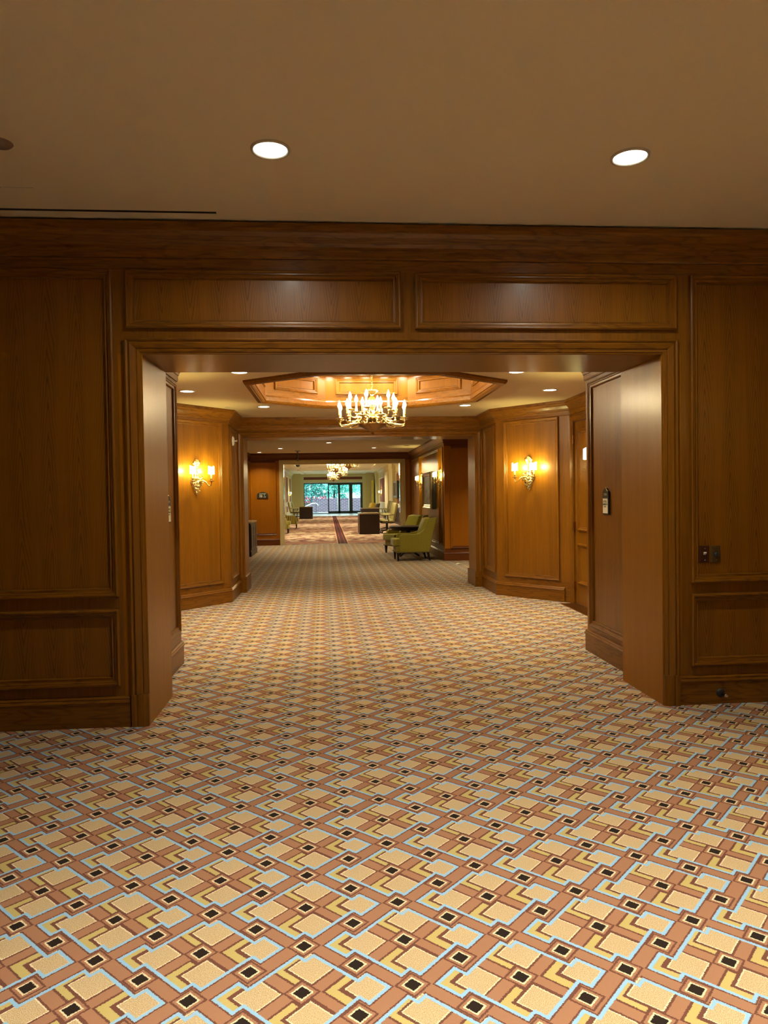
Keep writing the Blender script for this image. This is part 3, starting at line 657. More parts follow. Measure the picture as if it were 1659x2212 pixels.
# candle style bulb and candle
def bulb_mb(h=0.085, r=0.020):
    mb = MB(); mb.lathe([(r*0.45, 0), (r*0.9, h*0.15), (r, h*0.32), (r*0.78, h*0.55), (r*0.36, h*0.80), (r*0.10, h), (0.0, h*1.02)], BULB, n=8); return mb
def make_chandelier():
    # origin = bottom finial tip
    t = thing('chandelier', (0, 0, 0), 'x', 'chandelier')
    mb = MB(); mb.lathe([(0, 0), (0.014, 0.008), (0.020, 0.022), (0.014, 0.036), (0.022, 0.044), (0.05, 0.058), (0.10, 0.082), (0.145, 0.11), (0.165, 0.128), (0.170, 0.134), (0.150, 0.138), (0.05, 0.132)], BRASSD, n=48, flute=0.035, nf=16)
    mb.build('bowl', t)
    mb = MB(); mb.lathe([(0.045, 0.13), (0.055, 0.15), (0.035, 0.165), (0.05, 0.19), (0.065, 0.21), (0.05, 0.235), (0.028, 0.25), (0.024, 0.30), (0.036, 0.33), (0.045, 0.37), (0.048, 0.41), (0.036, 0.445), (0.018, 0.465), (0.014, 0.48), (0.030, 0.495), (0.055, 0.51), (0.072, 0.528), (0.078, 0.540), (0.060, 0.545), (0.012, 0.54), (0.008, 0.56)], BRASS, n=32, flute=0.07, nf=8)
    mb.build('stem', t)
    mb = MB()
    for k in range(13):
        z = 0.565+k*0.028; pts_ = []
        for a in range(13):
            an = 2*PI*a/12; r1, r2 = 0.011, 0.019
            px, pz = r1*math.cos(an), r2*math.sin(an)
            pts_.append((px if k % 2 else 0, 0 if k % 2 else px, z+pz))
        mb.tube(pts_, 0.0035, BRASS, 5, cap=False)
    mb.build('chain', t)
    mb = MB(); mb.lathe([(0.0, 0.915), (0.02, 0.917), (0.045, 0.928), (0.055, 0.937), (0.0, 0.937)], BRASS, n=20); mb.build('canopy', t)
    def arm(R_, zc, ang, z_root):
        ca, sa = math.cos(ang), math.sin(ang)
        mb = MB(); P = []; rr = []
        ctrl = [(0.05, z_root+0.02), (0.10, z_root+0.05), (R_*0.45, z_root+0.04), (R_*0.62, z_root-0.02), (R_*0.82, z_root-0.035), (R_*0.97, zc-0.075), (R_*1.02, zc-0.04), (R_, zc)]
        for i in range(len(ctrl)-1):
            for u in (0, 0.5):
                p0 = ctrl[max(i-1, 0)]; p1 = ctrl[i]; p2 = ctrl[i+1]; p3 = ctrl[min(i+2, len(ctrl)-1)]
                q = [0.5*((2*p1[d])+(-p0[d]+p2[d])*u+(2*p0[d]-5*p1[d]+4*p2[d]-p3[d])*u*u+(-p0[d]+3*p1[d]-3*p2[d]+p3[d])*u**3) for d in (0, 1)]
                P.append((q[0]*ca, q[0]*sa, q[1])); rr.append(0.010+0.004*math.sin(i*2.2+u*3))
        P.append((R_*ca, R_*sa, zc)); rr.append(0.007)
        mb.tube(P, rr, BRASS, 7)
        # leaf scroll at the arm
        S = [];
        for a in range(15):
            an = a/14*1.6*2*PI*0.75; rad = 0.030*(1-a/17)
            S.append((R_*0.55+rad*math.cos(an), z_root-0.005+rad*math.sin(an)))
        mb.tube([(q[0]*ca, q[0]*sa, q[1]) for q in S], [0.009*(1-i/20) for i in range(15)], BRASS, 6)
        o = mb.build('arm', t)
        c = (R_*ca, R_*sa, zc)
        mb = MB(); mb.lathe([(0.006, -0.014), (0.020, -0.008), (0.050, 0.004), (0.054, 0.008), (0.030, 0.006), (0.012, 0.010), (0.016, 0.022), (0.012, 0.034), (0.016, 0.040)], BRASS, c, 16); mb.build('drip_pan', o)
        mb = MB(); mb.lathe([(0.0125, 0.034), (0.0125, 0.125), (0.008, 0.128)], CANDLE, c, 10); mb.build('candle', o)
        b = bulb_mb(); b.v = [(v[0]+c[0], v[1]+c[1], v[2]+c[2]+0.126) for v in b.v]; b.build('bulb', o)
    for k in range(12): arm(0.400, 0.192, 2*PI*(k+0.35)/12, 0.15)
    for k in range(6): arm(0.270, 0.300, 2*PI*(k+0.2)/6, 0.24)
    # inner scroll leaves
    mb = MB()
    for k in range(12):
        an = 2*PI*(k+0.5)/12; ca, sa = math.cos(an), math.sin(an)
        P = [(0.06, 0.15), (0.11, 0.20), (0.16, 0.215), (0.19, 0.19), (0.18, 0.165), (0.155, 0.17)]
        mb.tube([(q[0]*ca, q[0]*sa, q[1]) for q in P], [0.012, 0.016, 0.016, 0.013, 0.010, 0.005], BRASS, 6)
    mb.build('scrollwork', t)
    return t
H4Z = 3.62
ch = make_chandelier(); ch.location = (0.545, 8.52, 2.233)
ch['label'] = 'large brass candle chandelier hanging from the octagonal recess'; ch['group'] = 'brass chandeliers'
for (x, y, z, lab) in ((0.36, 45.0, 2.44, 'farthest chandelier in the cream gallery, the lowest in the picture'), (0.62, 36.0, 2.44, 'second farthest chandelier in the cream gallery'),
                       (0.35, 30.5, 2.47, 'second nearest chandelier in the cream gallery'), (0.78, 26.3, 2.47, 'nearest chandelier in the cream gallery, the rightmost of them')):
    c = dup(ch, (x, y, z), label=lab, rz=x*3); c.scale = (0.9, 0.9, (H4Z-z)/0.937)

def make_sconce():
    # local: wall plane y=0, room towards -y, origin at bottom of backplate; total height 0.49
    t = thing('wall_sconce', (0, 0, 0), 'x', 'wall sconce')
    def tt(z): # half width of plate
        pr = [(0, 0.006), (0.03, 0.035), (0.08, 0.050), (0.13, 0.085), (0.17, 0.105), (0.205, 0.088), (0.235, 0.040), (0.30, 0.026), (0.36, 0.024), (0.39, 0.035), (0.42, 0.058), (0.455, 0.062), (0.48, 0.040), (0.492, 0.006)]
        for (a, b), (c, d_) in zip(pr[:-1], pr[1:]):
            if a <= z <= c: return b+(d_-b)*(z-a)/(c-a)
        return 0.006
    rows = []; nz, nx = 44, 14
    for i in range(nz+1):
        z = 0.492*i/nz; hw = tt(z)
        row = []
        for j in range(nx+1):
            u = -1+2*j/nx
            d_ = (0.012+0.028*min(1, hw/0.06))*math.sqrt(max(0, 1-u*u))
            d_ *= 1+0.35*math.sin(z*120+abs(u)*5)*math.cos(u*9)
            row.append((u*hw, -0.004-d_, z))
        rows.append(row)
    mb = MB(); mb.grid(rows, BRASS)
    for k in range(9):  # shell on top
        a = PI*(k+0.5)/9; mb.tube([(0.01*math.cos(a), -0.03, 0.43), (0.06*math.cos(a), -0.035, 0.43+0.055*math.sin(a))], [0.003, 0.009], BRASS, 6)
    R2 = random.Random(3)
    for k in range(34):  # acanthus leaves and bosses
        z = R2.uniform(0.03, 0.24); hw = tt(z)*0.9; x = R2.uniform(-hw, hw)
        a = R2.uniform(0, 2*PI); l = R2.uniform(0.018, 0.034)
        mb.tube([(x, -0.035, z), (x+l*0.5*math.cos(a), -0.052, z+l*0.5*math.sin(a)), (x+l*math.cos(a), -0.042, z+l*math.sin(a))], [0.006, 0.008, 0.003], BRASS, 5)
    for s in (-1, 1):
        mb.tube([(s*0.03, -0.03, 0.21), (s*0.075, -0.04, 0.235), (s*0.09, -0.04, 0.262), (s*0.07, -0.04, 0.27)], [0.010, 0.011, 0.008, 0.004], BRASS, 6)
    mb.build('backplate', t)
    for s in (-1, 1):
        mb = MB()
        P = [(s*0.02, -0.035, 0.18), (s*0.055, -0.075, 0.195), (s*0.09, -0.10, 0.175), (s*0.110, -0.12, 0.135), (s*0.135, -0.13, 0.118), (s*0.158, -0.13, 0.135), (s*0.165, -0.13, 0.165), (s*0.16, -0.13, 0.185)]
        mb.tube(P, [0.012, 0.012, 0.010, 0.009, 0.007, 0.008, 0.009, 0.006], BRASS, 8)
        mb.tube([(s*0.05, -0.07, 0.19), (s*0.065, -0.08, 0.165), (s*0.05, -0.08, 0.15), (s*0.04, -0.07, 0.165)], [0.008, 0.007, 0.005, 0.003], BRASS, 6)
        a = mb.build('arm', t)
        c = (s*0.16, -0.13, 0.185)
        mb = MB(); mb.lathe([(0.006, -0.018), (0.014, -0.010), (0.045, 0.004), (0.050, 0.008), (0.02, 0.006), (0.010, 0.010), (0.015, 0.020), (0.010, 0.030), (0.014, 0.036), (0.010, 0.042)], BRASS, c, 18); mb.build('drip_pan', a)
        mb = MB(); mb.lathe([(0.010, 0.04), (0.010, 0.105), (0.006, 0.108)], CANDLE, c, 10); mb.build('candle', a)
        mb = MB(); rows = []
        for i in range(5):
            v = i/4; row = []
            for j in range(13):
                an = PI*(1.12)*(-0.5+j/12)
                r = 0.050+0.006*(1-v)*0-0.006*v*0
                zt = 0.100+0.005*abs(math.sin(an)); zb = 0.0
                top = 0.195+0.012*(1-math.cos(an*1.3))
                zz = 0.098+(top-0.098)*v
                row.append((c[0]+(0.046-0.002*v)*math.sin(an), c[1]-(0.046-0.002*v)*math.cos(an), c[2]+zz))
            rows.append(row)
        mb.grid(rows, SHADE); mb.build('lamp_shade', a)
        ld = bpy.data.lights.new('lamp', 'POINT'); ld.energy = SCONCE_W; ld.color = (1.0, 0.86, 0.30); ld.shadow_soft_size = 0.012
        lo = bpy.data.objects.new('lamp', ld); C.objects.link(lo); lo.parent = a; lo.location = (c[0], c[1]+0.0, c[2]+0.145)
    return t
sc = make_sconce()
def place_on(obj_, p0, p1, s, z, out=0.0):
    a = math.atan2(p1[1]-p0[1], p1[0]-p0[0]); n = (math.sin(a), -math.cos(a))
    obj_.location = (p0[0]+s*math.cos(a)+n[0]*out, p0[1]+s*math.sin(a)+n[1]*out, z); obj_.rotation_euler = (0, 0, a)
place_on(sc, pts[2], pts[3], 0.585, 1.555, -0.006)
sc['label'] = 'brass two candle sconce on the right diagonal wall of the lobby'; sc['group'] = 'brass wall sconces'
for (p0, p1, s, lab) in ((pts[10], pts[11], 0.36+0.355-0.03, 'brass two candle sconce on the left diagonal wall of the lobby'),
                         (pts[4], pts[5], 1.209-0.46, 'sconce mostly hidden behind the right stub wall, one shade showing before the door'),
                         (pts[8], pts[9], 0.62, 'sconce hidden on the near left diagonal wall')):
    c = dup(sc, (0, 0, 0), label=lab); place_on(c, p0, p1, s, 1.555, -0.006)
for y, lab in ((2.2, 'brass sconce added on the right wall of the near room, outside the picture'), (0.2, 'brass sconce added on the right wall beside the camera')):  # two unseen sconces added for a warm glow on the near ceiling
    c = dup(sc, (0, 0, 0), label=lab); place_on(c, (3.75, 4.8), (3.75, -5), 4.8-y, 1.95)
    for arm_ in kids(c):
        for l_ in kids(arm_):
            if l_.type == 'LIGHT': l_.data = l_.data.copy(); l_.data.energy = 20.0
for y, lab in ((16.6, 'nearer sconce on the glossy wall behind the armchairs'), (19.93, 'farther sconce left of the framed picture')):
    c = dup(sc, (0, 0, 0), label=lab); place_on(c, (2.66, 22.57), (2.66, 16.1), 22.57-y, 1.66)

# ------------------------------------------------------------------ small things in the near rooms
def text_mesh(name, body, size, m, parent=None, bold=0.0, depth=0.0006):
    cu = bpy.data.curves.new(name, 'FONT'); cu.body = body; cu.size = size; cu.align_x = 'CENTER'; cu.align_y = 'CENTER'; cu.extrude = depth; cu.offset = bold
    o = bpy.data.objects.new(name, cu); C.objects.link(o)
    dg = bpy.context.evaluated_depsgraph_get(); dg.update()
    me = bpy.data.meshes.new_from_object(o.evaluated_get(dg)); C.objects.unlink(o); bpy.data.objects.remove(o)
    me.materials.clear(); me.materials.append(m)
    r = bpy.data.objects.new(name, me); C.objects.link(r); r.parent = parent; r.rotation_euler = (PI/2, 0, 0)
    return r
def room_sign(p0, p1, s, z, label, words=True):
    t = thing('room_sign', (0, 0, 0), label, 'sign', 'room signs by the opening')
    hw = 0.066
    out = [(-hw, 0.02), (-hw+0.006, 0.0), (hw-0.006, 0.0), (hw, 0.02), (hw, 0.185), (hw-0.010, 0.205)]
    for k in range(9):
        u = k/8; out.append((hw*0.72-hw*1.44*u, 0.208+0.030*math.sin(PI*u)**1.5))
    out += [(-hw+0.010, 0.205), (-hw, 0.185)]
    mb = MB(); mb.prism(out, -0.016, 0.0, BLACK, 'Y'); mb.build('sign_back', t, bevel=0)
    mb = MB(); mb.tube([(p[0], -0.017, p[1]) for p in out[5:15]], 0.0022, BRASS, 6); mb.build('brass_edge', t)
    mb = MB(); mb.box((-0.053, -0.019, 0.010), (0.053, -0.0155, 0.142), PAPER); card = mb.build('name_card', t)
    mb = MB(); mb.box((-0.053, -0.0195, 0.134), (0.053, -0.0155, 0.142), SILVERT); mb.build('card_clip', t)
    if words:
        for body, zz, sz, m, yy in (('COPA', 0.176, 0.026, SILVERT, -0.0168), ('LITTLE', 0.114, 0.027, INK, -0.0198), ('AMERICA', 0.089, 0.025, INK, -0.0198), ('Hotel', 0.069, 0.014, INK, -0.0198)):
            o = text_mesh('lettering', body, sz, m, t, bold=0.0004); o.location = (0, yy, zz)
        mb = MB(); mb.box((-0.04, -0.0200, 0.068), (-0.018, -0.0192, 0.0692), INK); mb.box((0.018, -0.0200, 0.068), (0.04, -0.0192, 0.0692), INK); mb.build('rule', t)
    place_on(t, p0, p1, s, z, -0.006)
    return t
room_sign(pts[5], pts[6], 6.60-6.115, 1.31, 'black arched room sign with a white card on the right stub wall')
room_sign(pts[7], pts[8], 6.16-5.478, 1.30, 'matching room sign seen edge on past the left jamb')
def wall_plate(x, label, m, kind):
    t = thing('wall_plate', (x, Y1, 1.0), label, 'switch' if kind == 'switch' else 'outlet', 'wall plates on the right panel')
    mb = MB(); rows = []
    pr = [(0, 0), (0.0, 0.004), (0.006, 0.009)]
    mb2 = MB()
    w_, h_ = 0.0355, 0.0585
    for (i0, a0), (i1, a1) in zip(pr[:-1], pr[1:]):
        A = [(-w_+i0, -a0+0.006, i0), (w_-i0, -a0+0.006, i0), (w_-i0, -a0+0.006, 2*h_-i0), (-w_+i0, -a0+0.006, 2*h_-i0)]
        B = [(-w_+i1, -a1+0.006, i1), (w_-i1, -a1+0.006, i1), (w_-i1, -a1+0.006, 2*h_-i1), (-w_+i1, -a1+0.006, 2*h_-i1)]
        for k in range(4): mb2.face([A[k], A[(k+1) % 4], B[(k+1) % 4], B[k]], m)
    i1, a1 = pr[-1]; mb2.face([(-w_+i1, -a1+0.006, i1), (w_-i1, -a1+0.006, i1), (w_-i1, -a1+0.006, 2*h_-i1), (-w_+i1, -a1+0.006, 2*h_-i1)], m)
    mb2.build('plate', t, fix=False)
    for z in (0.018, 0.099):
        q = MB(); q.lathe([(0, 0), (0.0035, 0.001), (0.004, 0.003)], CHROME, n=8); s = q.build('screw', t); s.rotation_euler = (-PI/2, 0, 0); s.rotation_euler = (PI/2, 0, 0); s.location = (0, -0.005, z)
    if kind == 'switch':
        q = MB(); q.prism([(-0.004, -0.008), (-0.016, 0.006), (-0.014, 0.012), (0.0, 0.012)], -0.008, 0.008, WHITEP, 'X'); s = q.build('toggle', t); s.location = (0, 0, 0.062)
    else:
        q = MB(); q.lathe([(0, -0.016), (0.014, -0.015), (0.018, -0.006), (0.019, 0)], BLACKP, n=20); s = q.build('jack', t); s.rotation_euler = (-PI/2, 0, 0); s.location = (0.002, -0.003, 0.055)
        q = MB(); q.lathe([(0, 0), (0.010, 0)], GAP, n=12); s = q.build('jack_hole', t); s.rotation_euler = (PI/2, 0, 0); s.location = (0.002, -0.0205, 0.055)
    return t
wall_plate(2.637, 'left wall plate, dark brown with a white toggle switch', PLATEB, 'switch')
wall_plate(2.720, 'right wall plate, bronze with a round black jack', PLATEG, 'jack')
t = thing('door_stop', (2.739, Y1-0.02, 0.078), 'black and chrome door stop on the right baseboard of the front wall', 'door stop')
mb = MB(); mb.lathe([(0.0, -0.012), (0.022, -0.011), (0.030, -0.004), (0.031, 0.002)], BLACKP, n=24); o = mb.build('rosette', t); o.rotation_euler = (-PI/2, 0, 0)
mb = MB(); mb.lathe([(0.008, 0), (0.008, -0.06), (0.012, -0.062), (0.013, -0.078), (0.0, -0.080)], CHROME, n=18); o = mb.build('stop_rod', t); o.rotation_euler = (-PI/2, 0, 0)
t = thing('wall_alarm', (-1.42, 10.86, 2.365), 'round white alarm with a chrome fitting on the narrow wall left of the second opening', 'alarm', rz=PI/2)
mb = MB(); mb.lathe([(0, -0.028), (0.045, -0.026), (0.068, -0.016), (0.074, 0.0)], WHITEP, n=28); o = mb.build('housing', t); o.rotation_euler = (-PI/2, 0, 0)
mb = MB(); mb.lathe([(0.012, 0), (0.010, -0.05), (0.022, -0.056), (0.018, -0.075), (0, -0.078)], CHROME, n=14); o = mb.build('fitting', t); o.rotation_euler = (-PI/2, 0, 0)
t.rotation_euler = (0, 0, PI/2)
# restroom sign on far wall
t = thing('restroom_sign', (-2.05, 22.565, 1.49), 'dark arched restroom sign with white figures on the far left panel', 'sign')
out = [(-0.17, 0), (0.17, 0), (0.17, 0.13)]+[(0.155-0.31*k/8, 0.15+0.05*math.sin(PI*k/8)) for k in range(9)]+[(-0.17, 0.13)]
mb = MB(); mb.prism(out, -0.012, 0, plain('olive_black_sign', (0.03, 0.035, 0.02), 0.4), 'Y'); mb.build('sign_back', t)
o = text_mesh('lettering', 'RESTROOMS', 0.036, PAPER, t); o.location = (0, -0.0135, 0.140)
mb = MB()
def figure(x, skirt=False):
    mb.lathe([(0, 0), (0.011, 0.0)], PAPER, n=10)
    b = len(mb.v)-20
    mb.v[b:] = [(v[0]+x, -0.014, v[1]+0.108) for v in mb.v[b:]]
    if skirt: mb.face([(x-0.010, -0.014, 0.09), (x+0.010, -0.014, 0.09), (x+0.020, -0.014, 0.05), (x-0.020, -0.014, 0.05)], PAPER)
    else: mb.face([(x-0.015, -0.014, 0.092), (x+0.015, -0.014, 0.092), (x+0.012, -0.014, 0.05), (x-0.012, -0.014, 0.05)], PAPER)
    mb.face([(x-0.009, -0.014, 0.052), (x+0.009, -0.014, 0.052), (x+0.008, -0.014, 0.018), (x-0.008, -0.014, 0.018)], PAPER)
figure(-0.075); figure(-0.025, True)
mb.tube([(0.06+0.025*math.cos(a), -0.014, 0.045+0.025*math.sin(a)) for a in [PI*0.8+i*0.35 for i in range(14)]], 0.004, PAPER, 5)
mb.tube([(0.055, -0.014, 0.105), (0.06, -0.014, 0.06), (0.085, -0.014, 0.055), (0.095, -0.014, 0.03)], 0.006, PAPER, 5)
mb.lathe([(0, 0), (0.009, 0)], PAPER, n=10); b = len(mb.v)-20; mb.v[b:] = [(v[0]+0.055, -0.014, v[1]+0.118) for v in mb.v[b:]]
mb.build('pictograms', t, fix=False)
# sign hanging edge-on from ceiling
t = thing('hanging_sign', (-0.885, 21.4, H3), 'narrow silver hanging sign seen edge on below the seating area ceiling', 'sign')
mb = MB(); mb.box((-0.075, -0.09, -0.022), (0.075, 0.09, 0.0), WHITEP); mb.build('canopy', t)
mb = MB(); mb.box((-0.020, -0.16, -0.30), (0.020, 0.16, -0.022), plain('brushed_metal', (0.35, 0.42, 0.50), 0.25, 0.9)); mb.build('sign_panel', t)
mb = MB(); mb.box((-0.022, -0.162, -0.25), (0.006, -0.159, -0.10), BLACKP); mb.build('sign_slot', t)

# cabinet left in room 3
def cabinet(name, loc, w_, d_, h_, label, rz, ndoors=2, marble=True):
    t = thing(name, loc, label, 'cabinet', rz=rz)
    mb = MB(); mb.box((-w_/2, -d_/2, 0.10), (w_/2, d_/2, h_-0.03), DARKW); mb.build('body', t, bevel=0.004)
    mb = MB(); mb.box((-w_/2-0.02, -d_/2-0.02, 0), (w_/2+0.02, d_/2, 0.12), DARKW); mb.box((-w_/2-0.005, -d_/2-0.01, 0.12), (w_/2+0.005, d_/2, 0.14), DARKW); mb.build('base', t)
    mb = MB(); pr = [(-w_/2-0.03, -d_/2+0.05), (-w_/2+0.03, -d_/2-0.03), (w_/2-0.03, -d_/2-0.03), (w_/2+0.03, -d_/2+0.05), (w_/2+0.03, d_/2), (-w_/2-0.03, d_/2)]
    mb.prism(pr, h_-0.03, h_+0.005, MARBLE if marble else DARKW, 'Z'); mb.build('top', t, bevel=0.006)
    for k in range(ndoors):
        a = -w_/2+0.03+k*(w_-0.06)/ndoors; b = a+(w_-0.06)/ndoors-0.01
        q = MB(); q.box((a, -d_/2-0.018, 0.16), (b, -d_/2, h_-0.07), DARKW)
        q.box((a+0.06, -d_/2-0.024, 0.22), (b-0.06, -d_/2-0.016, h_-0.13), DARKW); dd = q.build('door', t, bevel=0.003)
        q = MB(); q.lathe([(0, 0), (0.012, 0.004), (0.014, 0.012), (0.006, 0.02), (0.006, 0.03)], BRASSD, n=10); kn = q.build('knob', dd); kn.rotation_euler = (-PI/2, 0, 0); kn.location = ((b-0.03) if k % 2 == 0 else (a+0.03), -d_/2-0.048, h_*0.6)
    return t
cabinet('console_cabinet', (-2.225, 19.1, 0), 1.5, 0.46, 0.885, 'dark console cabinet with a marble top against the left wall', PI/2, 3)

# ------------------------------------------------------------------ armchairs
def rbox(a, b, m, name, parent, bev=0.03, sub=1, loc=None, rot=None):
    mb = MB(); mb.box(a, b, m); o = mb.build(name, parent, bevel=bev, subsurf=sub)
    if loc: o.location = loc
    if rot: o.rotation_euler = rot
    return o
def side_poly():
    return [(-0.37, 0.21), (-0.37, 0.34), (-0.385, 0.50), (-0.375, 0.58), (-0.33, 0.615), (-0.05, 0.615), (0.06, 0.63), (0.15, 0.68), (0.23, 0.78), (0.30, 0.93), (0.35, 0.985), (0.48, 0.995), (0.45, 0.85), (0.36, 0.50), (0.30, 0.21)]
def make_armchair():
    # local: front towards -y, depth y from -0.5 to 0.5, width x
    t = thing('armchair', (0, 0, 0), 'x', 'armchair')
    for s in (-1, 1):
        mb = MB(); mb.prism(side_poly(), s*0.33-0.045, s*0.33+0.045, FAB_D, 'X'); mb.build('arm', t, bevel=0.016)
    mb = MB(); mb.prism([(0.06, 0.40), (0.12, 0.66), (0.24, 0.97), (0.34, 0.99), (0.30, 0.80), (0.20, 0.40)], -0.285, 0.285, FAB_P, 'X'); mb.build('backrest', t, bevel=0.02)
    mb = MB(); mb.prism([(0.31, 0.22), (0.37, 0.50), (0.46, 0.85), (0.487, 0.99), (0.36, 0.985), (0.24, 0.22)], -0.37, 0.37, FAB_B, 'X'); mb.build('back_panel', t, bevel=0.01)
    mb = MB(); mb.box((-0.30, -0.46, 0.21), (0.30, 0.28, 0.35), FAB_D); mb.build('seat_base', t, bevel=0.02)
    mb = MB(); mb.box((-0.31, -0.52, 0.35), (0.31, 0.16, 0.50), FAB_D); mb.box((-0.30, -0.50, 0.49), (0.30, 0.14, 0.505), FAB_P); mb.build('seat_cushion', t, bevel=0.02)
    mb = MB(); mb.box((-0.375, -0.47, 0.195), (0.375, 0.32, 0.215), FAB_B); mb.build('welt_trim', t, bevel=0.004)
    for x in (-0.32, 0.32):
        for y, sp in ((-0.42, 0), (0.27, 0.05)):
            mb = MB()
            def ring(cx, cy, h, z): return [(cx-h, cy-h, z), (cx+h, cy-h, z), (cx+h, cy+h, z), (cx-h, cy+h, z)]
            mb.grid([ring(x, y, 0.030, 0.20), ring(x*1.0, y+sp, 0.016, 0.0)], DARKW, close=True, smooth=False); mb.face(ring(x, y+sp, 0.016, 0), DARKW)
            mb.build('leg', t)
    return t
ac = make_armchair(); ac.location = (1.995, 16.53, 0); ac.rotation_euler = (0, 0, -PI/2+0.02)
ac['label'] = 'nearer green diamond patterned armchair beside the glossy wall'; ac['group'] = 'green armchairs'
a2 = dup(ac, (2.03, 18.62, 0), -PI/2+0.42, 'farther green armchair behind the round dark table', 'green armchairs')
t = thing('round_table', (1.98, 17.55, 0), 'round dark wood pedestal table between the two green armchairs', 'table')
mb = MB(); mb.lathe([(0, 0.755), (0.46, 0.755), (0.48, 0.748), (0.485, 0.735), (0.47, 0.725), (0.465, 0.70), (0.42, 0.69), (0.415, 0.65), (0.0, 0.65)], DARKW, n=40); mb.build('tabletop', t)
mb = MB(); mb.lathe([(0.05, 0.65), (0.045, 0.60), (0.075, 0.50), (0.085, 0.40), (0.05, 0.30), (0.045, 0.22), (0.08, 0.16), (0.06, 0.11)], DARKW, n=20); mb.build('pedestal', t)
for k in range(4):
    an = PI/4+k*PI/2; mb = MB(); ca, sa = math.cos(an), math.sin(an)
    mb.tube([(0.04*ca, 0.04*sa, 0.17), (0.16*ca, 0.16*sa, 0.13), (0.27*ca, 0.27*sa, 0.05), (0.33*ca, 0.33*sa, 0.022)], [0.04, 0.032, 0.024, 0.022], DARKW, 8); mb.build('foot', t)
# framed picture
t = thing('framed_picture', (2.655, 18.15, 1.16), 'deep gilt framed picture with black sides between two sconces', 'picture', rz=-PI/2)
mb = MB(); mb.box((-0.76, -0.10, 0), (0.76, 0.0, 0.93), BLACK); mb.build('shadow_box', t)
mb = MB(); pr = [(0, 0.10), (0, 0.125), (0.03, 0.14), (0.06, 0.12), (0.085, 0.115), (0.11, 0.10), (0.12, 0.085)]
for (i0, h0), (i1, h1) in zip(pr[:-1], pr[1:]):
    A = [(-0.76+i0, -h0, i0), (0.76-i0, -h0, i0), (0.76-i0, -h0, 0.93-i0), (-0.76+i0, -h0, 0.93-i0)]; B = [(-0.76+i1, -h1, i1), (0.76-i1, -h1, i1), (0.76-i1, -h1, 0.93-i1), (-0.76+i1, -h1, 0.93-i1)]
    for k in range(4): mb.face([A[k], A[(k+1) % 4], B[(k+1) % 4], B[k]], GOLD)
mb.build('gilt_frame', t, fix=False)
def painting():
    g = G('dim_landscape_painting', 0.55); n = g.noise(g.vmath('MULTIPLY', g.coord('Object'), (3, 1, 6)), 1.0, 5, 0.65)
    g.base(g.mix(g.ramp(n, 0.35, 0.65), (0.03, 0.025, 0.012), (0.20, 0.16, 0.07))); return g.m
PAINT = painting()
mb = MB(); mb.face([(-0.64, -0.102, 0.12), (0.64, -0.102, 0.12), (0.64, -0.102, 0.81), (-0.64, -0.102, 0.81)], PAINT); mb.build('canvas', t, fix=False)
mb = MB(); mb.prism([(2.77, 15.14), (2.86, 15.12), (2.86, 15.24), (2.78, 15.24)], 0.001, 0.004, PAPER, 'Z')
mb = MB(); mb.prism([(2.745, 0.003), (2.87, 0.003), (2.81, 0.028)], 15.14, 15.26, PAPER, 'Y')
tag(mb.build('paper_scrap'), 'small folded white paper on the carpet by the right alcove', 'paper')
mb = MB(); mb.box((2.628, 17.0, 0.09), (2.636, 17.07, 0.20), BRASSD); tag(mb.build('floor_outlet'), 'small brass outlet on the baseboard behind the armchair', 'outlet')

# ------------------------------------------------------------------ cream gallery (room 4)
H4 = 3.62; XL4, XR4, YF = -3.2, 4.25, 64.0
CEIL4 = plain('gallery_ceiling_paint', (0.90, 0.87, 0.68), 0.8, noise_amt=0.02)
mb = MB(); mb.box((-4, 22.6, H4), (6, 66, H4+0.1), CEIL4); struct(mb.build('ceiling'), 'cream gallery ceiling', 'ceiling')
PP4 = [(0, 0), (0.0, 0.03), (0.03, 0.04), (0.06, 0.02), (0.09, 0.0), (0.10, -0.01)]
mb = MB()
for y0 in (24, 34, 44, 54):
    y1 = y0+8.5
    for (a, b, c, d_) in ((-2.3, y0, 3.3, y0+0.25), (-2.3, y1-0.25, 3.3, y1), (-2.3, y0+0.251, -2.05, y1-0.251), (3.05, y0+0.251, 3.3, y1-0.251)): mb.box((a, b, H4-0.10), (c, d_, H4), CEIL4)
struct(mb.build('trim_19'), 'cream ceiling coffers over the gallery', 'moulding')
LB = [(o, z) for o, z in BASE_PROF]
pl = []
x = 0.6
while x < (YF-23.0)-3: pl.append((x, x+3.2, 1.05, 3.2)); x += 4.4
pl2 = [(a, b, 0.25, 0.88) for a, b, c, d_ in pl]
wall_seg('wall_left', (XL4, 23.0), (XL4, YF), H4, panels=pl+pl2, mv=CREAM, mh=CREAM, mp=MAUVE, crown=H4-0.3, cscale=1.45, label='left gallery wall with mauve panels', prof=PP4, k0=1, k1=1)
plr = []
for a, b in ((6.0, 13.0), (16.15, 16.8), (20.0, 24.0), (26.0, 31.0), (33.0, 38.5)): plr.append((a, b, 0.95, 3.0))
wall_seg('wall_right', (XR4, YF), (XR4, 23.0), H4, panels=plr, mv=CREAM, mh=CREAM, mp=MAUVE, crown=H4-0.3, cscale=1.45, label='right gallery wall with mauve panels', prof=PP4, k0=1, k1=1)
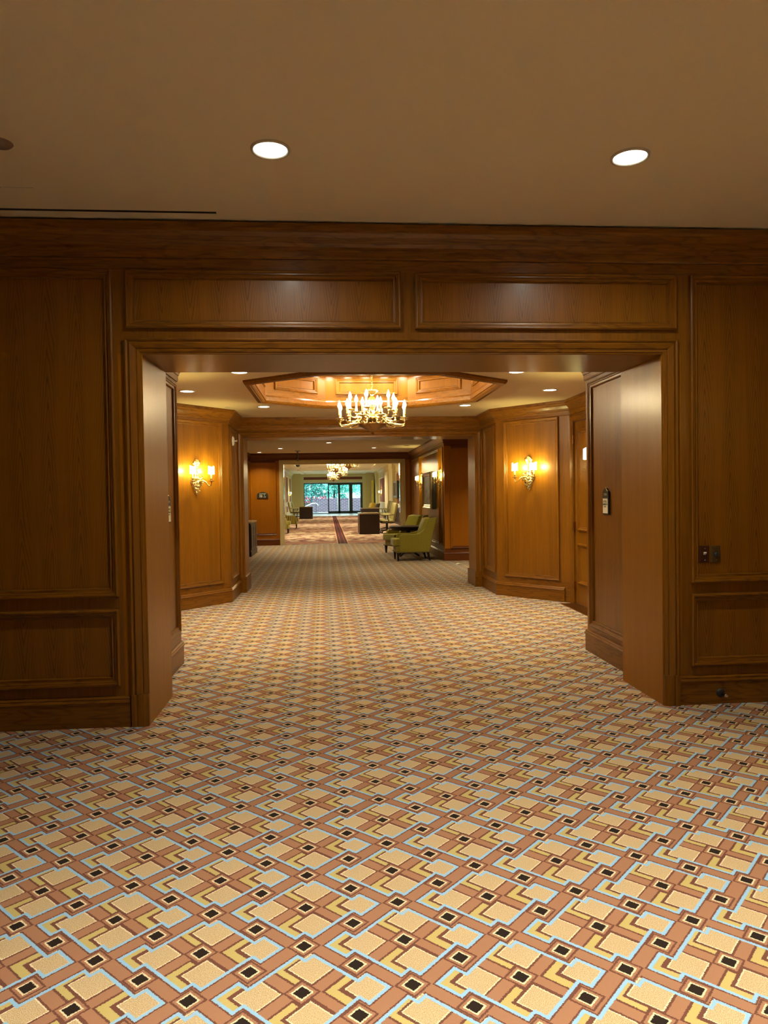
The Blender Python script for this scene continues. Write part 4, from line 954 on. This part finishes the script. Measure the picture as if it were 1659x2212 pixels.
for y, hw in ((31.3, .5), (39.1, 0.75), (45.7, 1.25), (49.3, 1.3), (60.0, 0.5)):
    mb = MB(); mb.box((XR4-0.20, y-hw, 0), (XR4+0.02, y+hw, 3.25), CREAM); mb.box((XR4-0.24, y-hw-0.04, 3.25), (XR4+0.02, y+hw+0.04, H4), CREAM); mb.box((XR4-0.22, y-hw-0.02, 0), (XR4+0.02, y+hw+0.02, 0.2), CREAM)
    struct(mb.build('wall_pilaster'), 'cream pilaster on the right gallery wall', 'pilaster')
mb = MB(); mb.box((-4, 22.82, 2.64), (6, 23.0, H4), CREAM); mb.box((-4, 22.82, 0), (-1.5, 23.0, H4), CREAM); mb.box((2.45, 22.82, 0), (6, 23.0, H4), CREAM); struct(mb.build('wall_near'), 'inner cream wall around the third opening')
# far wall with glazed entrance
def fx(px): return (px-701.9)/1533*64.0
def fz(py): return 1.5+(1073.2-py)/1533*64.0
wxl, wxr = -2.15, 3.12
mb = MB(); zt = 2.86
mb.box((-4, YF, 0), (wxl, YF+0.3, H4), CREAMW); mb.box((wxr, YF, 0), (6, YF+0.3, H4), CREAMW); mb.box((wxl, YF, zt), (wxr, YF+0.3, H4), CREAMW)
struct(mb.build('wall_far'), 'far cream wall of the gallery around the entrance')
mb = MB(); mb.box((-2.15, YF-0.02, 3.06), (3.1, YF, 3.30), BROWNW); struct(mb.build('trim_20'), 'brown fabric band above the glass entrance', 'trim')
mb = MB()
for a, b in (((-2.42, 0), (-2.152, 3.298)), ((3.122, 0), (3.40, 3.298))): mb.box((a[0], YF-0.05, a[1]), (b[0], YF, b[1]), CREAM)
mb.box((-2.42, YF-0.05, 3.30), (3.40, YF, 3.44), CREAM); mb.box((-2.15, YF-0.05, 2.86), (3.12, YF, 3.06), CREAM)
struct(mb.build('trim_21'), 'cream frame around the glass entrance', 'trim')
FRAME = plain('dark_green_metal', (0.012, 0.035, 0.03), 0.35, 0.3)
def glass():
    g = G('window_glass', 0.02); g.b.inputs['Transmission Weight'].default_value = 1.0; g.b.inputs['IOR'].default_value = 1.0
    g.b.inputs['Specular IOR Level'].default_value = 0.3; g.base((0.90, 0.97, 0.96)); return g.m
GLASS = glass()
YG = YF+0.15
w1 = MB(); w1.box((wxl, YG-0.04, 2.70), (wxr, YG+0.04, 2.78), FRAME); w1.box((wxl, YG-0.04, 0), (0.0, YG+0.04, 0.07), FRAME)
w1.box((wxl, YG-0.04, 0), (wxl+0.06, YG+0.04, 2.7), FRAME); w1.box((-1.10, YG-0.03, 0), (-1.07, YG+0.03, 2.7), FRAME); w1.box((2.0, YG-0.05, 0), (2.12, YG+0.05, 2.75), FRAME); w1.box((3.02, YG-0.05, 0), (wxr, YG+0.05, 2.75), FRAME)
w1.box((wxl, YG-0.03, 2.78), (wxr, YG+0.03, 2.86), WHITEP)
wo = struct(w1.build('window_1'), 'fixed glazing left of the entrance doors', 'window')
q = MB(); q.box((wxl+0.06, YG-0.005, 0.07), (-1.10, YG+0.005, 2.70), GLASS); q.build('pane', wo)
q = MB(); q.box((-1.07, YG-0.005, 0.07), (0.0, YG+0.005, 2.70), GLASS); q.build('pane', wo)
for i, (a, b) in enumerate(((0.0, 1.0), (1.0, 2.0), (2.12, 3.02))):
    q = MB(); fr = 0.095
    q.box((a, YG-0.03, 0.0), (a+fr, YG+0.03, 2.70), FRAME); q.box((b-fr, YG-0.03, 0), (b, YG+0.03, 2.70), FRAME); q.box((a, YG-0.03, 2.58), (b, YG+0.03, 2.70), FRAME); q.box((a, YG-0.03, 0.0), (b, YG+0.03, 0.22), FRAME)
    o = struct(q.build('door_%d' % (i+2)), 'glass entrance door', 'door')
    q = MB(); q.box((a+fr, YG-0.004, 0.22), (b-fr, YG+0.004, 2.58), GLASS); q.build('pane', o)
    hx = b-0.05 if i != 1 else a+0.05
    q = MB(); q.tube([(hx, YG-0.03, 1.42), (hx, YG-0.09, 1.40), (hx, YG-0.09, 1.10), (hx, YG-0.03, 1.08)], 0.035, BLACKP, 8); q.build('door_handle', o)
# gallery lamps (daylight comes through the glazing)
for i, (x, y) in enumerate(((-1.2, 27.0), (2.2, 29.0), (-1.2, 38.0), (2.2, 38.0), (-1.2, 50), (2.2, 50), (0.5, 58))):
    downlight(x, y, H4-0.001, 0.09, P_ROOM4, 'recessed downlight in the gallery ceiling, %s side, %s' % ('left' if x < 0 else 'right', ['near', 'near', 'middle', 'middle', 'far', 'far', 'over the entrance'][i]), 'gallery downlights', 150, (1.0, 0.93, 0.70))
mb = MB(); mb.lathe([(0, -0.16), (0.10, -0.14), (0.14, -0.06), (0.15, 0)], BLACKP, (-1.9, 46, H4), 18); tag(mb.build('ceiling_camera'), 'small black dome on the gallery ceiling at the left', 'camera dome')
# desks
def desk(name, x0, x1, y0, y1, h, label):
    t = thing(name, ((x0+x1)/2, (y0+y1)/2, 0), label, 'desk', 'dark gallery desks')
    W_, D_ = (x1-x0)/2, (y1-y0)/2
    mb = MB(); mb.box((-W_+0.03, -D_, 0), (W_-0.03, -D_+0.05, h-0.05), DARKW); mb.build('front_panel', t)
    for s in (-1, 1):
        mb = MB(); mb.box((s*W_-0.03, -D_, 0), (s*W_+0.03, D_, h-0.05), DARKW); mb.build('side_panel', t)
    mb = MB(); mb.box((-W_-0.04, -D_-0.02, h-0.05), (W_+0.04, D_+0.02, h), plain('polished_desk_top', (0.16, 0.10, 0.045), 0.12, coat=0.6)); mb.build('desktop', t, bevel=0.006)
    return t
desk('reception_desk', 1.26, 2.00, 28.1, 29.7, 0.84, 'nearest dark wooden desk on the right side of the gallery')
desk('reception_desk', 1.92, 2.90, 40.6, 42.0, 0.84, 'second dark desk behind the nearest one on the right')
desk('reception_desk', -1.95, -1.12, 49.4, 51.0, 0.86, 'dark wooden desk on the left side of the gallery')
def make_office():
    t = thing('office_chair', (0, 0, 0), 'x', 'office chair')
    rbox((-0.25, -0.26, 0.44), (0.25, 0.24, 0.53), FAB_O, 'seat', t, 0.03, 0)
    mb = MB(); mb.prism([(0.18, 0.48), (0.25, 0.46), (0.40, 1.12), (0.38, 1.22), (0.34, 1.22), (0.30, 1.10)], -0.25, 0.25, FAB_O, 'X'); mb.build('backrest', t, bevel=0.02)
    mb = MB(); mb.prism([(0.255, 0.50), (0.275, 0.50), (0.425, 1.14), (0.405, 1.14)], -0.23, 0.23, FAB_DK, 'X'); mb.build('back_shell', t)
    for s in (-1, 1):
        mb = MB(); mb.tube([(s*0.29, -0.20, 0.74), (s*0.29, 0.22, 0.75)], 0.028, FAB_O, 8); mb.tube([(s*0.29, -0.05, 0.73), (s*0.29, 0.0, 0.50), (s*0.2, 0.0, 0.46)], 0.02, BLACKP, 6); mb.build('armrest', t)
    mb = MB(); mb.box((-0.24, -0.25, 0.40), (0.24, 0.24, 0.445), BLACKP); mb.lathe([(0.03, 0.08), (0.03, 0.40)], BLACKP, n=12); mb.build('column', t)
    for k in range(5):
        an = 2*PI*k/5+0.3; ca, sa = math.cos(an), math.sin(an)
        mb = MB(); mb.tube([(0, 0, 0.13), (0.15*ca, 0.15*sa, 0.12), (0.31*ca, 0.31*sa, 0.075)], [0.035, 0.028, 0.02], BLACKP, 6); l = mb.build('base_leg', t)
        mb = MB(); mb.tube([(0.31*ca-0.025*sa, 0.31*sa+0.025*ca, 0.03), (0.31*ca+0.025*sa, 0.31*sa-0.025*ca, 0.03)], 0.03, BLACKP, 10); mb.build('caster', l)
    return t
oc_ = make_office(); oc_.location = (2.39, 28.75, 0); oc_.rotation_euler = (0, 0, -PI/2+0.1)
oc_['label'] = 'khaki high back office chair beside the nearest desk'; oc_['group'] = 'khaki office chairs'
for x, y, rz, lab in ((2.50, 30.6, -PI/2+0.15, 'khaki office chair just behind the nearest one'), (3.30, 40.8, -PI/2, 'khaki office chair at the second desk on the right'), (3.34, 42.4, -PI/2+0.2, 'farther khaki office chair at the second desk on the right'),
                      (-2.38, 50.0, PI/2-0.1, 'khaki office chair at the left desk'), (-2.25, 51.9, PI/2, 'farther khaki office chair at the left desk')):
    dup(oc_, (x, y, 0), rz, lab, 'khaki office chairs')
for x, y, rz, lab, m in ((-2.12, 30.2, PI/2, 'green striped armchair just past the cream jamb on the left', 1), (-1.98, 35.0, PI/2, 'second green striped armchair on the left of the gallery', 1), (3.2, 50.5, -PI/2, 'dark armchair far down the right side of the gallery', 0), (3.1, 55.0, -PI/2+0.3, 'yellow armchair beyond the dark one on the right', 2)):
    c = dup(ac, (x, y, 0), rz, lab, 'gallery armchairs')
    for ch_ in kids(c):
        if ch_.name.startswith('leg'): continue
        ch_.data = ch_.data.copy()
        for i in range(len(ch_.data.materials)): ch_.data.materials[i] = {1: FAB_S, 0: FAB_DK, 2: plain('golden_velvet', (0.62, 0.42, 0.02), 0.7) if 'golden_velvet' not in bpy.data.materials else bpy.data.materials['golden_velvet']}[m]
cabinet('console_cabinet', (3.83, 38.0, 0), 4.4, 0.34, 0.91, 'dark console with a pale top on the right gallery wall', -PI/2, 4)
for k, (w_, z) in enumerate(((0.30, 0.915), (0.27, 0.965), (0.24, 1.01))):
    mb = MB(); mb.box((3.83-w_/2, 39.2-0.3, z), (3.83+w_/2, 39.2+0.3, z+0.042), WHITEP); tag(mb.build('book'), 'white book in a stack on the gallery console, '+['bottom', 'middle', 'top'][k], 'book', 'stack of white books')
t = thing('framed_picture', (XR4-0.03, 43.2, 1.40), 'dark gilt framed picture above the gallery console', 'picture', rz=-PI/2)
mb = MB(); mb.box((-1.1, -0.10, 0), (1.1, 0.0, 1.02), BLACK); mb.build('backing', t)
mb = MB(); 
for a, b in (((-1.1, 0), (-0.95, 1.02)), ((0.95, 0), (1.1, 1.02)), ((-0.949, 0), (0.949, 0.12)), ((-0.949, 0.90), (0.949, 1.02))): mb.box((a[0], -0.14, a[1]), (b[0], -0.10, b[1]), GOLD)
mb.build('gilt_frame', t)
mb = MB(); mb.face([(-0.95, -0.103, 0.12), (0.95, -0.103, 0.12), (0.95, -0.103, 0.90), (-0.95, -0.103, 0.90)], PAINT); mb.build('canvas', t, fix=False)
for (p0, p1, s, z, lab) in (((XL4, 23.0), (XL4, YF), 35.6, 1.45, 'glowing sconce on the left gallery wall'), ((XR4, YF), (XR4, 23.0), 7.4, 1.45, 'sconce on the right gallery wall between mauve panels')):
    c = dup(sc, (0, 0, 0), label=lab); place_on(c, p0, p1, s, z); c.scale = (1.25, 1.25, 1.25)
# door leaf on right, far; the yellow light on it is put into its colour
YELD = plain('yellow_lit_panel', (0.75, 0.50, 0.01), 0.4)
mb = MB(); mb.box((3.9, 62.2, 0), (4.02, 63.9, 2.9), YELD); struct(mb.build('door_5'), 'door with yellow light put into its colour, near the far right corner of the gallery', 'door')

# ------------------------------------------------------------------ outside
def brick():
    g = G('brick_wall', 0.9); x, y, z = g.sep(g.coord('Object'))
    b = g.n.new('ShaderNodeTexBrick'); g.l.new(g.comb(x, z, 0.0), b.inputs['Vector']); b.inputs['Scale'].default_value = 1.0
    b.inputs['Color1'].default_value = (0.13, 0.075, 0.095, 1); b.inputs['Color2'].default_value = (0.085, 0.05, 0.065, 1); b.inputs['Mortar'].default_value = (0.30, 0.25, 0.33, 1)
    b.inputs['Brick Width'].default_value = 0.42; b.inputs['Row Height'].default_value = 0.135; b.inputs['Mortar Size'].default_value = 0.018
    g.base(b.outputs[0]); return g.m
BRICK = brick()
PAVE = plain('outdoor_paving', (0.45, 0.47, 0.47), 0.8, nscale=2)
mb = MB(); mb.box((-30, 64.5, -0.2), (30, 110, -0.02), PAVE); struct(mb.build('floor_outside'), 'pale paving outside the glass doors', 'paving')
mb = MB(); mb.box((-1.6, 72.0, 0), (14, 72.35, 1.36), BRICK); tag(mb.build('brick_wall'), 'long low brick wall outside the glass doors', 'wall')
mb = MB(); mb.prism([(-2.9, 0), (-0.95, 0), (-0.95, 0.62), (-1.2, 0.85), (-1.55, 0.85), (-2.9, 0.25)], 69.9, 70.2, BRICK, 'Y')
o = tag(mb.build('stair_wall'), 'sloping brick stair wall with a white coping outside', 'wall')
mb = MB(); mb.tube([(-2.9, 70.05, 0.28), (-1.55, 70.05, 0.90), (-1.2, 70.05, 0.90), (-0.93, 70.05, 0.66)], 0.07, WHITEP, 6); mb.build('coping', o)
mb = MB(); mb.tube([(1.0, 71.5, 1.85), (2.1, 71.5, 1.85)], 0.03, WHITEP, 6); mb.tube([(1.0, 71.5, 0), (1.0, 71.5, 1.85)], 0.03, WHITEP, 6); mb.tube([(2.1, 71.5, 0), (2.1, 71.5, 1.85)], 0.03, WHITEP, 6)
tag(mb.build('hand_rail'), 'thin pale handrail outside the middle glass door', 'railing')
LEAF = [plain('leaf_teal_%d' % k, c, 0.5, noise_amt=0.3, nscale=3) for k, c in enumerate(((0.10, 0.48, 0.38), (0.04, 0.20, 0.18), (0.28, 0.78, 0.64)))]
BARK = plain('bark', (0.08, 0.06, 0.05), 0.9)
def tree(x, y, h, r, label, seed, dens=1500, mats=(0, 1, 2), name='tree'):
    t = thing(name, (x, y, -0.02), label, 'tree', 'trees outside the entrance')
    rg = random.Random(seed); mb = MB()
    mb.tube([(0, 0, 0), (0.1, 0, h*0.4), (0, 0.1, h*0.8)], [0.16, 0.12, 0.05], BARK, 7); mb.build('trunk', t)
    mb = MB()
    blobs = [(rg.uniform(-0.6, 0.6)*r, rg.uniform(-0.6, 0.6)*r, rg.uniform(0.25, 0.85)*h, rg.uniform(0.35, 0.6)*r) for _ in range(14)]
    for _ in range(dens):
        bx_, by_, bz_, br = rg.choice(blobs); d_ = Vector((rg.gauss(0, 1), rg.gauss(0, 1), rg.gauss(0, 1))).normalized()*br*rg.uniform(0.6, 1.0)
        p = Vector((bx_, by_, bz_))+d_
        if p.z < 0.05: continue
        a = Vector((rg.gauss(0, 1), rg.gauss(0, 1), rg.gauss(0, 1))).normalized(); b = a.cross(Vector((rg.gauss(0, 1), rg.gauss(0, 1), rg.gauss(0, 1)))).normalized()
        s = rg.uniform(0.08, 0.17)
        mb.face([p-a*s, p+b*s*0.5, p+a*s, p-b*s*0.5], LEAF[rg.choice(mats)])
    mb.build('foliage', t, fix=False)
tree(-1.8, 77.0, 4.2, 1.7, 'dark conifer behind the left glazing', 1, 2600, (1, 1, 0)); tree(0.6, 80.5, 4.6, 1.7, 'leafy tree behind the left entrance door', 2, 2600, (0, 1, 2))
tree(-4.2, 82.0, 4.6, 2.0, 'pale tree at the left end of the glazing', 3, 2200, (0, 2, 2)); tree(2.6, 84.5, 4.8, 1.8, 'bright tree behind the middle entrance door', 4, 2400, (2, 2, 0)); tree(5.0, 80.0, 4.8, 1.9, 'bright green tree behind the right entrance door', 5, 2400, (2, 0, 2))
tree(7.5, 84, 5.5, 2.4, 'tree outside at the far right', 6, 1500, (2, 0, 0)); tree(-7.5, 84, 5.5, 2.4, 'tree outside at the far left', 7, 1500, (0, 2, 2))
FLOW = plain('pink_flowers', (0.75, 0.05, 0.12), 0.6, noise_amt=0.5, nscale=6)
t = thing('flower_bed', (-1.2, 74.0, 0), 'bed of pink and red flowers behind the brick wall', 'flowers')
rg = random.Random(11); mb = MB()
for _ in range(520):
    p = Vector((rg.choice((rg.uniform(-1.6, -0.6), rg.uniform(-0.4, 0.9), rg.uniform(0.4, 1.0))), rg.uniform(-0.5, 0.5), rg.uniform(0.9, 1.58))); s = rg.uniform(0.04, 0.10); a = Vector((rg.gauss(0, 1), rg.gauss(0, 1), rg.gauss(0, 1))).normalized(); b = a.cross(Vector((0.3, rg.gauss(0, 1), 1))).normalized()
    mb.face([p-a*s, p+b*s, p+a*s, p-b*s], FLOW if rg.random() < 0.6 else (WHITEP if rg.random() < 0.4 else LEAF[1]))
o = mb.build('blossoms', t, fix=False); o['kind'] = 'stuff'
mb = MB(); mb.box((-3.4, -0.5, 0), (1.6, 0.5, 0.95), BARK); mb.build('planter', t)
for x, z, lab in ((-2.6, 2.15, 'left globe lamp post outside'), (-0.35, 2.05, 'right globe lamp post outside')):
    t = thing('globe_lamp_post', (x, 73.4, 0), lab, 'lamp post', 'globe lamp posts outside')
    mb = MB(); mb.lathe([(0.05, 0), (0.03, 0.1), (0.03, z-0.14)], BLACKP, n=10); mb.build('post', t)
    mb = MB(); mb.lathe([(0.15*math.sin(PI*k/10), z-0.15*math.cos(PI*k/10)) for k in range(11)], WHITEP, n=16); mb.build('globe', t)
